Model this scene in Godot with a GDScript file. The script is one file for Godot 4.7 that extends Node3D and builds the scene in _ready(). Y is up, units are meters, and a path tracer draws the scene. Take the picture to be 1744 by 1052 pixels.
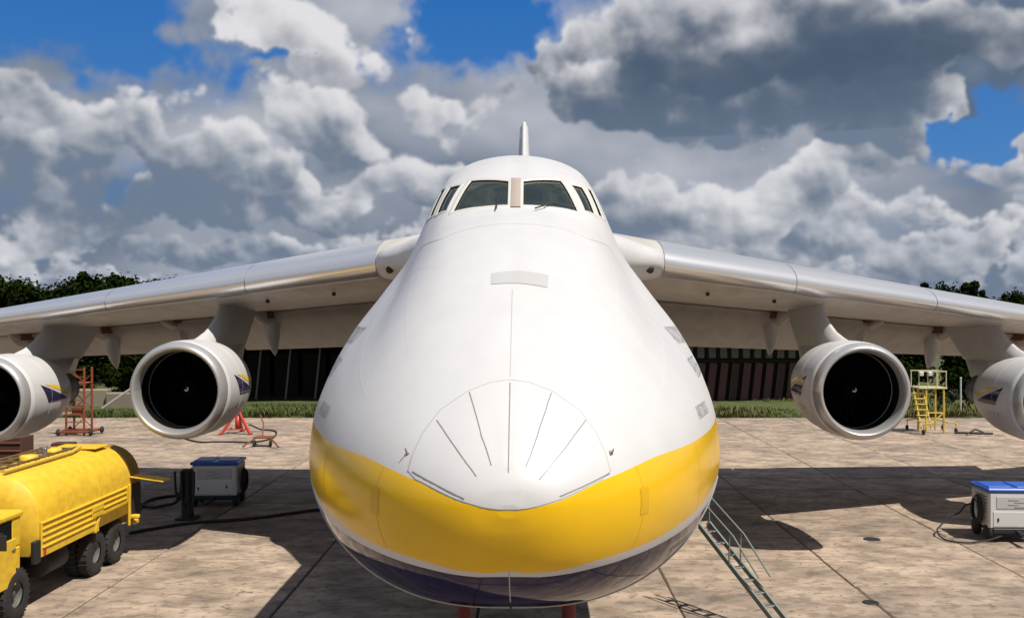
extends Node3D
# Distances: x to the right of the aircraft's axis, y up, D metres in front of the camera (z = -D).

var rng := RandomNumberGenerator.new()
var mats := {}
var counts := {}

func _ready():
	rng.seed = 4711
	# ------------------------------------------------------------ camera, sky, sun, exposure
	var cam := Camera3D.new()
	cam.name = "camera"
	cam.projection = Camera3D.PROJECTION_FRUSTUM
	cam.near = 0.1
	cam.far = 3000.0
	cam.size = 0.1 * 1052.0 / 1724.0
	cam.frustum_offset = Vector2(-25.0 / 1724.0, 15.0 / 1724.0) * 0.1
	cam.position = Vector3(0.19, 7.2, 0)
	add_child(cam)
	cam.current = true
	var env := Environment.new()
	env.background_mode = Environment.BG_SKY
	env.tonemap_mode = Environment.TONE_MAPPER_LINEAR
	env.tonemap_exposure = 1.25
	env.sdfgi_enabled = true
	env.ssao_enabled = true
	env.ssil_enabled = true
	var sm := PanoramaSkyMaterial.new()
	sm.panorama = ImageTexture.create_from_image(sky_image())
	sm.energy_multiplier = 0.66
	env.sky = Sky.new()
	env.sky.sky_material = sm
	var we := WorldEnvironment.new()
	we.name = "world"
	we.environment = env
	add_child(we)
	var sun := DirectionalLight3D.new()
	sun.name = "sun"
	sun.light_energy = 1.6
	sun.light_color = Color(1.0, 0.965, 0.915)
	sun.light_angular_distance = 0.5
	sun.shadow_enabled = true
	add_child(sun)
	sun.look_at_from_position(Vector3(0.45, 1.0, 0.39) * 60.0, Vector3.ZERO)
	# ------------------------------------------------------------ scene
	make_materials()
	build_ground()
	build_hangar()
	build_trees()
	build_aircraft()
	build_truck()
	build_equipment()

# ================================================================ helpers
func sp(c: Color) -> Color:
	return c.linear_to_srgb()

func mat(name: String, lin: Color, rough := 0.6, metal := 0.0) -> StandardMaterial3D:
	var m := StandardMaterial3D.new()
	m.albedo_color = sp(lin)
	m.roughness = rough
	m.metallic = metal
	m.cull_mode = BaseMaterial3D.CULL_DISABLED
	mats[name] = m
	return m

func num(called: String, parent: Node) -> String:
	var key := str(parent.get_instance_id()) + called
	var n: int = counts.get(key, 0)
	counts[key] = n + 1
	return called if n == 0 else "%s_%03d" % [called, n]

func thing(called: String, label: String, category: String, at := Vector3.ZERO, group := "") -> Node3D:
	var o := Node3D.new()
	o.name = num(called, self)
	o.position = at
	add_child(o, true)
	o.set_meta("label", label)
	o.set_meta("category", category)
	if group != "":
		o.set_meta("group", group)
	return o

# a part whose mesh is given in world coordinates; put under a thing (moved back by its position) or a part
func part(parent: Node3D, called: String, mesh: Mesh, material: Material, label := "") -> MeshInstance3D:
	var m := MeshInstance3D.new()
	m.name = num(called, parent)
	m.mesh = mesh
	if material:
		m.material_override = material
	if parent != self and parent.get_parent() == self and not parent is MeshInstance3D:
		m.position = -parent.position
	parent.add_child(m, true)
	if label != "":
		m.set_meta("label", label)
	return m

func placed(parent: Node3D, called: String, mesh: Mesh, material: Material, t: Transform3D) -> MeshInstance3D:
	var m := MeshInstance3D.new()
	m.name = num(called, parent)
	m.mesh = mesh
	if material:
		m.material_override = material
	m.transform = t
	parent.add_child(m, true)
	return m

func V(x: float, y: float, d: float) -> Vector3:
	return Vector3(x, y, -d)

# commits triangles so that they face away from the centre
func commit(vs: PackedVector3Array, ix: PackedInt32Array, centre = null, smooth := true, cols = null) -> ArrayMesh:
	var c := Vector3.ZERO
	if centre == null:
		for v in vs:
			c += v
		c /= vs.size()
	else:
		c = centre
	var s := 0.0
	for k in range(0, ix.size(), 3):
		var a := vs[ix[k]]
		var n := (vs[ix[k + 2]] - a).cross(vs[ix[k + 1]] - a)
		s += n.dot((a + vs[ix[k + 1]] + vs[ix[k + 2]]) / 3.0 - c)
	var st := SurfaceTool.new()
	st.begin(Mesh.PRIMITIVE_TRIANGLES)
	for k in range(0, ix.size(), 3):
		var t := [ix[k], ix[k + 1], ix[k + 2]]
		if s < 0:
			t = [ix[k], ix[k + 2], ix[k + 1]]
		for i in t:
			st.set_smooth_group(0 if smooth else -1)
			if cols != null:
				st.set_color(cols[i])
			st.set_uv(Vector2(vs[i].x, vs[i].y))
			st.add_vertex(vs[i])
	st.index()
	st.generate_normals()
	return st.commit()

func grid(rows: Array, centre = null, close := false, caps := false, smooth := true) -> ArrayMesh:
	var vs := PackedVector3Array()
	var ix := PackedInt32Array()
	var w: int = rows[0].size()
	for r in rows:
		for p in r:
			vs.append(p)
	for i in rows.size() - 1:
		for j in (w if close else w - 1):
			var a := i * w + j
			var b := i * w + (j + 1) % w
			quad_ix(vs, ix, a, b, b + w, a + w)
	if caps:
		for e in [0, rows.size() - 1]:
			var m := Vector3.ZERO
			for p in rows[e]:
				m += p
			vs.append(m / w)
			for j in w:
				var q := [e * w + j, e * w + (j + 1) % w, vs.size() - 1]
				if e == 0:
					q = [q[1], q[0], q[2]]
				# own copies so that the cap keeps its edge
				ix.append_array(PackedInt32Array(q))
	return commit(vs, ix, centre, smooth)

func quad_ix(vs, ix: PackedInt32Array, a: int, b: int, c: int, d: int):
	for t in [[a, b, c], [a, c, d]]:
		var n: Vector3 = (vs[t[1]] - vs[t[0]]).cross(vs[t[2]] - vs[t[0]])
		if n.length_squared() > 1e-16:
			ix.append_array(PackedInt32Array(t))

func box(size: Vector3, at := Vector3.ZERO, bev := 0.015, basis := Basis.IDENTITY) -> ArrayMesh:
	return boxes([[size, at, bev, basis]])

# several bevelled boxes as one mesh
func boxes(list: Array) -> ArrayMesh:
	var st := SurfaceTool.new()
	st.begin(Mesh.PRIMITIVE_TRIANGLES)
	for e in list:
		put_box(st, e[0], e[1], e[2] if e.size() > 2 else 0.01, e[3] if e.size() > 3 else Basis.IDENTITY)
	st.generate_normals()
	return st.commit()

func put_box(st: SurfaceTool, size: Vector3, at: Vector3, bev: float, basis: Basis):
	var h := size / 2.0
	bev = minf(bev, minf(h.x, minf(h.y, h.z)) * 0.6)
	st.set_smooth_group(-1)
	var corner := func(sx: float, sy: float, sz: float, axis: int) -> Vector3:
		var p := Vector3(sx * h.x, sy * h.y, sz * h.z)
		for k in 3:
			if k != axis:
				p[k] -= signf(p[k]) * bev
		return at + basis * p
	var faces := []
	for axis in 3:
		for s in [-1.0, 1.0]:
			var q := []
			for c in [[-1, -1], [1, -1], [1, 1], [-1, 1]]:
				var v := [0.0, 0.0, 0.0]
				v[axis] = s
				v[(axis + 1) % 3] = c[0]
				v[(axis + 2) % 3] = c[1]
				q.append(corner.call(v[0], v[1], v[2], axis))
			faces.append(q)
	for axis in 3: # edges along the axis
		var u := (axis + 1) % 3
		var w := (axis + 2) % 3
		for c in [[-1, -1], [1, -1], [1, 1], [-1, 1]]:
			var q := []
			for k in [[-1.0, u], [-1.0, w], [1.0, w], [1.0, u]]:
				var v := [0.0, 0.0, 0.0]
				v[axis] = k[0]
				v[u] = c[0]
				v[w] = c[1]
				q.append(corner.call(v[0], v[1], v[2], k[1]))
			faces.append(q)
	for sx in [-1.0, 1.0]:
		for sy in [-1.0, 1.0]:
			for sz in [-1.0, 1.0]:
				faces.append([corner.call(sx, sy, sz, 0), corner.call(sx, sy, sz, 1), corner.call(sx, sy, sz, 2)])
	for q in faces:
		var m := Vector3.ZERO
		for p in q:
			m += p
		m /= q.size()
		var n: Vector3 = (q[2] - q[0]).cross(q[1] - q[0])
		if n.dot(m - at) < 0:
			q.reverse()
		for k in range(1, q.size() - 1):
			for p in [q[0], q[k], q[k + 1]]:
				st.add_vertex(p)

func tube(points: Array, r: float, sides := 8, caps := true) -> ArrayMesh:
	return tubes([[points, r]], sides)

func tubes(list: Array, sides := 8) -> ArrayMesh:
	var st := SurfaceTool.new()
	st.begin(Mesh.PRIMITIVE_TRIANGLES)
	for e in list:
		put_tube(st, e[0], e[1], sides)
	st.generate_normals()
	return st.commit()

func put_tube(st: SurfaceTool, pts: Array, r: float, sides: int):
	var rings := []
	for i in pts.size():
		var t: Vector3 = (pts[mini(i + 1, pts.size() - 1)] - pts[maxi(i - 1, 0)]).normalized()
		var u := t.cross(Vector3.UP if absf(t.y) < 0.9 else Vector3.RIGHT).normalized()
		var w := t.cross(u)
		var ring := []
		for k in sides:
			var a := TAU * k / sides
			ring.append(pts[i] + (u * cos(a) + w * sin(a)) * r)
		rings.append(ring)
	st.set_smooth_group(0)
	for i in rings.size() - 1:
		for k in sides:
			var k2 := (k + 1) % sides
			var q := [rings[i][k], rings[i + 1][k], rings[i + 1][k2], rings[i][k2]]
			for v in [q[0], q[2], q[1], q[0], q[3], q[2]]:
				st.add_vertex(v)
	st.set_smooth_group(-1)
	for e in [0, rings.size() - 1]:
		for k in range(1, sides - 1):
			var q := [rings[e][0], rings[e][k], rings[e][k + 1]]
			if e == 0:
				q.reverse()
			for v in q:
				st.add_vertex(v)

# surface of revolution about a line through c along axis; profile of [radius, distance along axis]
func lathe(profile: Array, c: Vector3, axis: Vector3, sides := 48, a0 := 0.0, a1 := TAU) -> ArrayMesh:
	axis = axis.normalized()
	var u := axis.cross(Vector3.UP if absf(axis.y) < 0.9 else Vector3.RIGHT).normalized()
	var w := axis.cross(u)
	var st := SurfaceTool.new()
	st.begin(Mesh.PRIMITIVE_TRIANGLES)
	st.set_smooth_group(0)
	for i in profile.size() - 1:
		for k in sides:
			var q := []
			for e in [[i, k], [i + 1, k], [i + 1, k + 1], [i, k + 1]]:
				var a: float = a0 + (a1 - a0) * e[1] / sides
				q.append(c + axis * profile[e[0]][1] + (u * cos(a) + w * sin(a)) * profile[e[0]][0])
			for t in [[0, 2, 1], [0, 3, 2]]:
				if (q[t[1]] - q[t[0]]).cross(q[t[2]] - q[t[0]]).length_squared() > 1e-14:
					for v in t:
						st.add_vertex(q[v])
	st.generate_normals()
	return st.commit()

# flat polygon of Vector3 pushed along a vector to make a plate
func plate(poly: Array, push: Vector3) -> ArrayMesh:
	var n: Vector3 = push.normalized()
	var u: Vector3 = (poly[1] - poly[0]).normalized()
	u = (u - n * u.dot(n)).normalized()
	var w := n.cross(u)
	var flat := PackedVector2Array()
	for p in poly:
		flat.append(Vector2(p.dot(u), p.dot(w)))
	var tri := Geometry2D.triangulate_polygon(flat)
	var vs := PackedVector3Array()
	var ix := PackedInt32Array()
	for p in poly:
		vs.append(p)
	for p in poly:
		vs.append(p + push)
	var c := poly.size()
	var st := SurfaceTool.new()
	st.begin(Mesh.PRIMITIVE_TRIANGLES)
	st.set_smooth_group(-1)
	var addt := func(a: Vector3, b: Vector3, d: Vector3, out: Vector3):
		if (d - a).cross(b - a).dot(out) < 0:
			var s := b
			b = d
			d = s
		st.add_vertex(a)
		st.add_vertex(b)
		st.add_vertex(d)
	for k in range(0, tri.size(), 3):
		addt.call(vs[tri[k]], vs[tri[k + 1]], vs[tri[k + 2]], -n)
		addt.call(vs[tri[k] + c], vs[tri[k + 1] + c], vs[tri[k + 2] + c], n)
	var area := 0.0
	for k in c:
		area += flat[k].cross(flat[(k + 1) % c])
	for k in c:
		var k2 := (k + 1) % c
		var e: Vector3 = (vs[k2] - vs[k])
		var out: Vector3 = e.cross(n) * signf(area)
		addt.call(vs[k], vs[k2], vs[k2 + c], out)
		addt.call(vs[k], vs[k2 + c], vs[k + c], out)
	st.generate_normals()
	return st.commit()

# monotone cubic table
class Tab:
	var x: Array
	var y: Array
	var m: Array
	func _init(xs: Array, ys: Array):
		x = xs
		y = ys
		var n := x.size()
		var h := []
		var d := []
		for i in n - 1:
			h.append(x[i + 1] - x[i])
			d.append((y[i + 1] - y[i]) / h[i])
		m = [d[0]]
		for i in range(1, n - 1):
			if d[i - 1] * d[i] > 0:
				var w1: float = 2 * h[i] + h[i - 1]
				var w2: float = h[i] + 2 * h[i - 1]
				m.append((w1 + w2) / (w1 / d[i - 1] + w2 / d[i]))
			else:
				m.append(0.0)
		m.append(d[n - 2])
	func at(q: float) -> float:
		if q <= x[0]:
			return y[0]
		if q >= x[-1]:
			return y[-1]
		var i := 0
		while q >= x[i + 1]:
			i += 1
		var h: float = x[i + 1] - x[i]
		var t: float = (q - x[i]) / h
		var t2 := t * t
		var t3 := t2 * t
		return (2 * t3 - 3 * t2 + 1) * y[i] + (t3 - 2 * t2 + t) * h * m[i] + (3 * t2 - 2 * t3) * y[i + 1] + (t3 - t2) * h * m[i + 1]

func noise(seed_: int, freq: float, oct := 4, type := FastNoiseLite.TYPE_SIMPLEX_SMOOTH) -> FastNoiseLite:
	var n := FastNoiseLite.new()
	n.seed = seed_
	n.noise_type = type
	n.frequency = freq
	n.fractal_octaves = oct
	return n
# ================================================================ sky: air and clouds only
var nz_big: FastNoiseLite
var nz_puff: FastNoiseLite
var nz_soft: FastNoiseLite
var nz_fine: FastNoiseLite
# azimuth, elevation (degrees), half-widths, amount: where the photograph shows more or less cloud, and lighter or darker cloud
var masses := []
var darks := []
var decks := []

func lump(list: Array, a: float, e: float) -> float:
	var s := 0.0
	for l in list:
		var x: float = (a - l[0]) / l[2]
		var y: float = (e - l[1]) / l[3]
		var r := x * x + y * y
		if r < 5.0:
			s += l[4] * exp(-r * 1.2) * (1.0 - r / 5.0)
	return s

func ring(a: float, v: float, k: float) -> Vector3:
	var ar := deg_to_rad(a)
	return Vector3(sin(ar), deg_to_rad(v), cos(ar)) * 57.3 + Vector3(0, k * 37.0, 0)

func sky_color(a: float, e: float) -> Color:
	if e < -0.5:
		return Color(0.22, 0.2, 0.17)
	var t := clampf((e - 2.0) / 18.0, 0.0, 1.0)
	var c := Color(0.17, 0.40, 0.74).lerp(Color(0.022, 0.17, 0.56), pow(t, 0.55))
	var ja := a + nz_big.get_noise_3dv(ring(a, e, 21.0)) * 3.4 + nz_fine.get_noise_3dv(ring(a, e, 3.0) * 0.55) * 1.3
	var je := e + nz_big.get_noise_3dv(ring(a, e, 25.0)) * 1.5 + nz_fine.get_noise_3dv(ring(a, e, 6.0) * 0.55) * 0.7
	var m := lump(masses, ja, je)
	var dk := lump(darks, ja, je)
	# bluish layered air behind the heaps
	var sheet := nz_soft.get_noise_3dv(ring(a, e * 3.0, 9.0)) * 0.9 + 0.62 + m * 1.1 - maxf(e - 25.0, 0.0) * 0.004
	var sa := smoothstep(-0.1, 0.75, sheet)
	var sl := clampf(0.50 + nz_soft.get_noise_3dv(ring(a, e * 2.0, 12.0)) * 0.9 - dk * 1.2, 0.0, 1.0)
	c = c.lerp(Color(0.125, 0.185, 0.28).lerp(Color(0.62, 0.64, 0.71), sl), sa)
	var vary := nz_soft.get_noise_3dv(ring(a, e * 1.7, 40.0)) * 0.55
	for k in decks.size():
		var ec: float = decks[k][0]
		var th: float = decks[k][1]
		var q := (e - ec) / th + nz_soft.get_noise_3dv(ring(a, e * 1.2, 50.0 + k)) * 1.3 + nz_big.get_noise_3dv(ring(a, e * 0.4, 60.0 + k) * 0.6) * 0.9
		if q < -1.6 or q > 3.2:
			continue
		var sc: float = 3.3 / (th + 0.4)   # puffs shrink towards the horizon
		var v := e * 1.15
		var p := ring(a, v, k) * sc
		var big := nz_big.get_noise_3dv(p)
		var puff := nz_puff.get_noise_3dv(p) # ridged: -1 at the heart of a puff, 1 at its creases
		var edge := big * 1.0 - puff * 0.24 + nz_fine.get_noise_3dv(p) * 0.15
		var prof: float = -pow(maxf(-q, 0.0), 1.4) * 1.8 - pow(maxf(q - 0.15, 0.0), 1.5) * 0.95
		var d: float = edge + prof + decks[k][2] + m
		var al := smoothstep(0.0, 0.30, d)
		if al <= 0.0:
			continue
		var o := th * 0.10
		var p2 := ring(a + o * 0.7, v + o, k) * sc
		var relief := nz_puff.get_noise_3dv(p2) - puff
		var p3 := ring(a + o * 1.5, v + o * 3.0, k) * sc
		var body := nz_big.get_noise_3dv(p3) - big
		var light: float = 0.42 + q * 0.34 + relief * 0.24 - body * 0.85 + vary - maxf(d - 0.35, 0.0) * 0.35 - dk
		light += 0.32 * (1.0 - smoothstep(0.0, 0.40, d)) * smoothstep(-0.6, 0.3, q)
		light += nz_fine.get_noise_3dv(p * 0.6) * 0.06
		light = minf(0.5 * (light + sqrt(light * light + 0.03)), 1.0)
		light = lerpf(light, light * light * (3.0 - 2.0 * light), 0.6)
		var cc := Color(0.125, 0.185, 0.275).lerp(Color(0.08, 0.125, 0.20), smoothstep(9.5, 14.0, e)).lerp(Color(0.93, 0.92, 0.945), light)
		cc = cc.lerp(Color(0.33, 0.40, 0.52), exp(-ec / 3.0) * 0.55)
		c = c.lerp(cc, al * decks[k][3])
	return c

func sky_image() -> Image:
	nz_big = noise(11, 0.16, 3)
	nz_puff = noise(6, 0.30, 5)
	nz_puff.fractal_type = FastNoiseLite.FRACTAL_RIDGED
	nz_puff.fractal_gain = 0.48
	nz_soft = noise(29, 0.05, 4)
	nz_fine = noise(23, 1.3, 3)
	masses = [[-26, 15.6, 10.0, 3.4, -1.5], [-18, 13.6, 5.0, 1.2, -0.7], [-3.2, 15.9, 5.2, 2.8, -1.4], [24.0, 9.9, 3.6, 1.6, -1.4], [-13.4, 13.8, 2.2, 0.6, -0.8],
		[-13, 16.2, 8, 3.2, 0.75], [15, 13.5, 14, 4.2, 1.0], [-26, 10, 7, 2.5, 0.45], [-11, 10, 4, 2.5, 0.4], [0, 5, 60, 4, 0.25], [-4, 12, 5, 1.8, 0.3], [28, 9, 2.5, 1.5, 0.4]]
	darks = [[15, 12.7, 14, 4.0, 0.46], [-10.5, 8.8, 4, 1.8, 0.32], [-23, 6.8, 9, 2.0, 0.42], [-15, 4.0, 10, 1.4, 0.2], [-13, 15.5, 7, 3, -0.2], [2.5, 15.8, 4, 3, -0.25], [12, 6.5, 10, 2, -0.1], [-27, 12, 7, 1.5, -0.15]]
	# elevation of the bases, depth, cover, opacity
	for d in [[0.7, 0.9, 0.35], [1.7, 1.3, 0.40], [3.0, 1.8, 0.40], [4.8, 2.4, 0.40], [7.0, 3.0, 0.40], [10.0, 3.6, 0.32], [14.5, 4.6, 0.22], [21.0, 6.0, 0.0], [30.0, 8.0, 0.0], [43.0, 11.0, 0.0], [62.0, 14.0, 0.05]]:
		decks.append([d[0], d[1], d[2], 0.96])
	var w := 1024
	var img := Image.create(w, 512, false, Image.FORMAT_RGB8)
	for j in 512:
		var e := 90.0 - (j + 0.5) * 180.0 / 512
		for i in w:
			var a := (i + 0.5) * 360.0 / w
			if a > 180.0:
				a -= 360.0
			if e < -2.0:
				img.set_pixel(i, j, Color(0.22, 0.2, 0.17).linear_to_srgb())
			else:
				img.set_pixel(i, j, sky_color(a, e).linear_to_srgb())
	img.resize(4096, 2048, Image.INTERPOLATE_CUBIC)
	# the part of the sky in the photograph, at full detail
	for j in range(780, 1036):
		var e := 90.0 - (j + 0.5) * 180.0 / 2048
		for i in range(-380, 380):
			var a := (i + 0.5) * 360.0 / 4096
			img.set_pixel(posmod(i, 4096), j, sky_color(a, e).linear_to_srgb())
	return img
# ================================================================ materials
func make_materials():
	var grime := NoiseTexture2D.new()
	grime.width = 512
	grime.height = 512
	grime.seamless = true
	grime.noise = noise(3, 0.012, 5)
	var g := Gradient.new()
	g.set_color(0, Color(0.98, 0.98, 0.978))
	g.set_color(1, Color(1, 1, 1))
	g.set_offset(0, 0.25)
	g.set_offset(1, 0.6)
	grime.color_ramp = g
	for e in [["white", Color(0.515, 0.515, 0.52), 0.38], ["yellow", Color(0.70, 0.42, 0.002), 0.20], ["navy", Color(0.018, 0.014, 0.055), 0.07], ["wing_grey", Color(0.46, 0.445, 0.42), 0.42], ["truck_yellow", Color(0.70, 0.46, 0.03), 0.5]]:
		var m := mat(e[0], e[1], e[2])
		m.albedo_texture = grime
		m.uv1_triplanar = true
		m.uv1_world_triplanar = true
		m.uv1_scale = Vector3(0.22, 0.22, 0.22)
	var dirt := NoiseTexture2D.new()
	dirt.width = 512
	dirt.height = 512
	dirt.seamless = true
	dirt.noise = noise(19, 0.014, 6)
	var dg := Gradient.new()
	dg.set_color(0, Color(0.925, 0.91, 0.88))
	dg.set_color(1, Color(1, 1, 1))
	dg.set_offset(0, 0.2)
	dg.set_offset(1, 0.7)
	dirt.color_ramp = dg
	mats.truck_yellow.albedo_texture = dirt
	mats.truck_yellow.uv1_scale = Vector3(0.5, 0.5, 0.3)
	mats.wing_grey.albedo_texture = dirt
	mats.wing_grey.uv1_scale = Vector3(0.16, 0.16, 0.08)
	mat("yellow_cover", Color(0.60, 0.355, 0.002), 0.3)
	mat("yellow_seam", Color(0.42, 0.25, 0.002), 0.4)
	mat("aluminium", Color(0.78, 0.78, 0.78), 0.30, 0.8)
	mat("lip", Color(0.45, 0.45, 0.45), 0.34, 0.55)
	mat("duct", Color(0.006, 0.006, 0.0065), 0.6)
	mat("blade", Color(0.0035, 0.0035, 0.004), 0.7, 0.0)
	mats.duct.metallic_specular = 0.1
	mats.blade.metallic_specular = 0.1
	mats.navy.metallic_specular = 0.35
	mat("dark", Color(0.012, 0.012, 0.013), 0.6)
	mat("seam", Color(0.36, 0.36, 0.36), 0.6)
	mat("faint_seam", Color(0.50, 0.50, 0.51), 0.5)
	mat("strip", Color(0.22, 0.21, 0.20), 0.5)
	mat("grey_paint", Color(0.40, 0.40, 0.40), 0.5)
	mat("tan", Color(0.34, 0.285, 0.245), 0.5)
	mat("frame", Color(0.50, 0.50, 0.47), 0.45)
	mat("rubber", Color(0.018, 0.018, 0.019), 0.8)
	mat("title", Color(0.27, 0.27, 0.30), 0.5)
	mat("interior", Color(0.09, 0.11, 0.095), 0.8)
	mat("interior_light", Color(0.30, 0.34, 0.30), 0.7)
	mat("red", Color(0.42, 0.035, 0.02), 0.5)
	mat("gear_red", Color(0.16, 0.016, 0.012), 0.55)
	mat("rust", Color(0.16, 0.055, 0.022), 0.8)
	mat("dark_rust", Color(0.06, 0.022, 0.012), 0.85)
	mat("orange", Color(0.20, 0.045, 0.016), 0.75)
	mat("steel", Color(0.22, 0.22, 0.22), 0.45, 0.6)
	mat("dark_steel", Color(0.06, 0.055, 0.05), 0.5, 0.4)
	mat("stair", Color(0.13, 0.16, 0.145), 0.6)
	mat("gpu_white", Color(0.52, 0.52, 0.51), 0.45)
	mat("gpu_blue", Color(0.02, 0.09, 0.42), 0.35)
	mat("gold", Color(0.50, 0.36, 0.05), 0.6)
	mat("cab_glass_dark", Color(0.01, 0.012, 0.012), 0.05)
	var gl := mat("glass", Color(0.02, 0.03, 0.028), 0.04)
	gl.transparency = BaseMaterial3D.TRANSPARENCY_ALPHA
	gl.metallic_specular = 0.4
	gl.albedo_color = Color(0.36, 0.42, 0.38, 0.17)

# ================================================================ the aircraft's body as a function: half-sections along D
var t_top: Tab
var t_bot: Tab
var t_wid: Tab
var t_mid: Tab
var t_pear: Tab
var t_share: Tab
var b_top: Tab
var b_low: Tab
var b_end: Tab
var sec_cache := {}

func body_tables():
	var d := [10.5, 10.55, 10.75, 11.2, 11.9, 13.0, 14.5, 16.0, 17.0, 18.2, 19.5, 21.0, 24.0, 30.0, 52.0, 60.0, 70.0, 79.0]
	var q := []
	for v in d:
		q.append(sqrt(v - 10.5))
	t_top = Tab.new(q, [5.20, 5.42, 5.72, 6.12, 6.62, 7.30, 8.08, 8.70, 9.06, 9.72, 10.22, 10.56, 10.72, 10.72, 10.7, 10.6, 10.3, 9.6])
	t_bot = Tab.new(q, [5.20, 4.92, 4.47, 4.08, 3.80, 3.52, 3.26, 3.02, 2.87, 2.70, 2.54, 2.40, 2.25, 2.2, 2.2, 3.2, 6.0, 8.6])
	t_wid = Tab.new(q, [0.0, 0.42, 0.86, 1.38, 1.88, 2.42, 2.90, 3.25, 3.42, 3.56, 3.65, 3.70, 3.72, 3.72, 3.72, 3.4, 2.2, 0.5])
	t_mid = Tab.new(q, [5.20, 5.19, 5.18, 5.16, 5.14, 5.12, 5.10, 5.08, 5.06, 5.04, 5.02, 5.0, 5.0, 5.0, 5.0, 5.4, 7.4, 9.0])
	t_share = Tab.new(q, [0.0, 0.0, 0.0, 0.0, 0.05, 0.18, 0.5, 0.8, 0.9, 0.97, 1.0, 1.0, 1.0, 1.0, 1.0, 1.0, 1.0, 1.0])
	var deg := [0.0, 14.0, 20.6, 30.7, 42.8, 49.5, 59.0, 67.4, 75.0, 82.5, 90.0]
	var rad := []
	for v in deg:
		rad.append(deg_to_rad(v))
	t_pear = Tab.new(rad, [0.0, 0.254, 0.345, 0.425, 0.505, 0.56, 0.70, 0.84, 0.93, 0.98, 1.0])
	# heights of the livery's edges along the body
	b_top = Tab.new([10.5, 10.56, 10.97, 11.98, 14.6, 18.0, 24.0], [5.20, 5.26, 5.46, 5.60, 5.62, 5.62, 5.62])
	b_low = Tab.new([10.5, 10.75, 10.98, 11.8, 13.0, 15.0, 18.0, 24.0], [4.40, 4.49, 4.57, 4.63, 4.72, 4.83, 4.9, 4.9])
	b_end = Tab.new([10.5, 10.78, 11.04, 12.0, 14.0, 16.0, 24.0], [4.34, 4.43, 4.48, 4.53, 4.60, 4.62, 4.62])

func sec(D: float) -> Array:
	var key := int(round(D * 500.0))
	if not sec_cache.has(key):
		var q := sqrt(maxf(D - 10.5, 0.0))
		sec_cache[key] = [t_top.at(q), t_bot.at(q), t_wid.at(q), t_mid.at(q), t_share.at(q)]
	return sec_cache[key]

# point of the skin at distance D and angle f from the crown (signed: plus is the picture's right)
func skin(D: float, f: float, off := 0.0) -> Vector3:
	var p := skin0(D, f)
	if off != 0.0:
		p += skin_normal(D, f) * off
	return p

func skin0(D: float, f: float) -> Vector3:
	var s := sec(D)
	var sg := signf(f)
	f = absf(f)
	if f <= PI / 2:
		return V(sg * s[2] * ((1.0 - s[4]) * sin(f) + s[4] * t_pear.at(f)), s[3] + (s[0] - s[3]) * cos(f), D)
	return V(sg * s[2] * pow(maxf(sin(f), 0.0), 0.74), s[3] + (s[3] - s[1]) * cos(f), D)

func skin_normal(D: float, f: float) -> Vector3:
	if D < 10.504:
		return Vector3(0, 0, 1)
	var e := 0.03
	var a := skin0(D + 0.04, f) - skin0(maxf(D - 0.04, 10.5), f)
	var b: Vector3
	if absf(f) < 0.05:
		b = skin0(D, e) - skin0(D, -e)
		return b.cross(-a).normalized() * signf(b.cross(-a).y)
	b = skin0(D, f + e) - skin0(D, f - e)
	var n := a.cross(b).normalized()
	if n.dot(skin0(D, f) - V(0, sec(D)[3], D + 1.0)) < 0:
		n = -n
	return n

func angle_at(D: float, Y: float) -> float:
	var s := sec(D)
	if Y >= s[3]:
		return acos(clampf((Y - s[3]) / maxf(s[0] - s[3], 1e-4), -1, 1)) if Y < s[0] else 0.0
	return acos(clampf((Y - s[3]) / maxf(s[3] - s[1], 1e-4), -1, 1)) if Y > s[1] else PI

# distance along the axis at which the front of the body has half-width x at height y
func depth_at(x: float, y: float) -> float:
	var lo := 10.5
	var hi := 18.0
	for k in 26:
		var m := (lo + hi) / 2
		var s := sec(m)
		var inside := false
		if y < s[0] and y > s[1]:
			inside = absf(skin0(m, angle_at(m, y)).x) > absf(x)
		if inside:
			hi = m
		else:
			lo = m
	return hi

# the joint between visor and fuselage leans back below the cockpit
func warp(T: float, f: float) -> float:
	var g := clampf(1.0 - absf(T - 15.95) / 3.4, 0.0, 1.0)
	g = g * g * (3 - 2 * g)
	return T + 1.25 * smoothstep(0.34, 0.66, absf(f)) * g

# band of skin between two functions of distance giving angles; both sides
func skin_band(stations: Array, f0: Callable, f1: Callable, n: int, off := 0.0) -> ArrayMesh:
	var vs := PackedVector3Array()
	var ns := PackedVector3Array()
	var ix := PackedInt32Array()
	for side in [1.0, -1.0]:
		var first := vs.size()
		for T in stations:
			var a: float = f0.call(T)
			var b: float = f1.call(T)
			for k in n + 1:
				var f: float = lerpf(a, b, float(k) / n)
				var D := warp(T, f)
				vs.append(skin(D, f * side if f > 0 else 1e-6 * side, off))
				ns.append(skin_normal(D, f * side))
		for i in stations.size() - 1:
			for k in n:
				var p := first + i * (n + 1) + k
				var qd := [p, p + 1, p + n + 2, p + n + 1]
				if side < 0:
					qd.reverse()
				quad_ix(vs, ix, qd[0], qd[1], qd[2], qd[3])
	return with_normals(vs, ns, ix)

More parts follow.
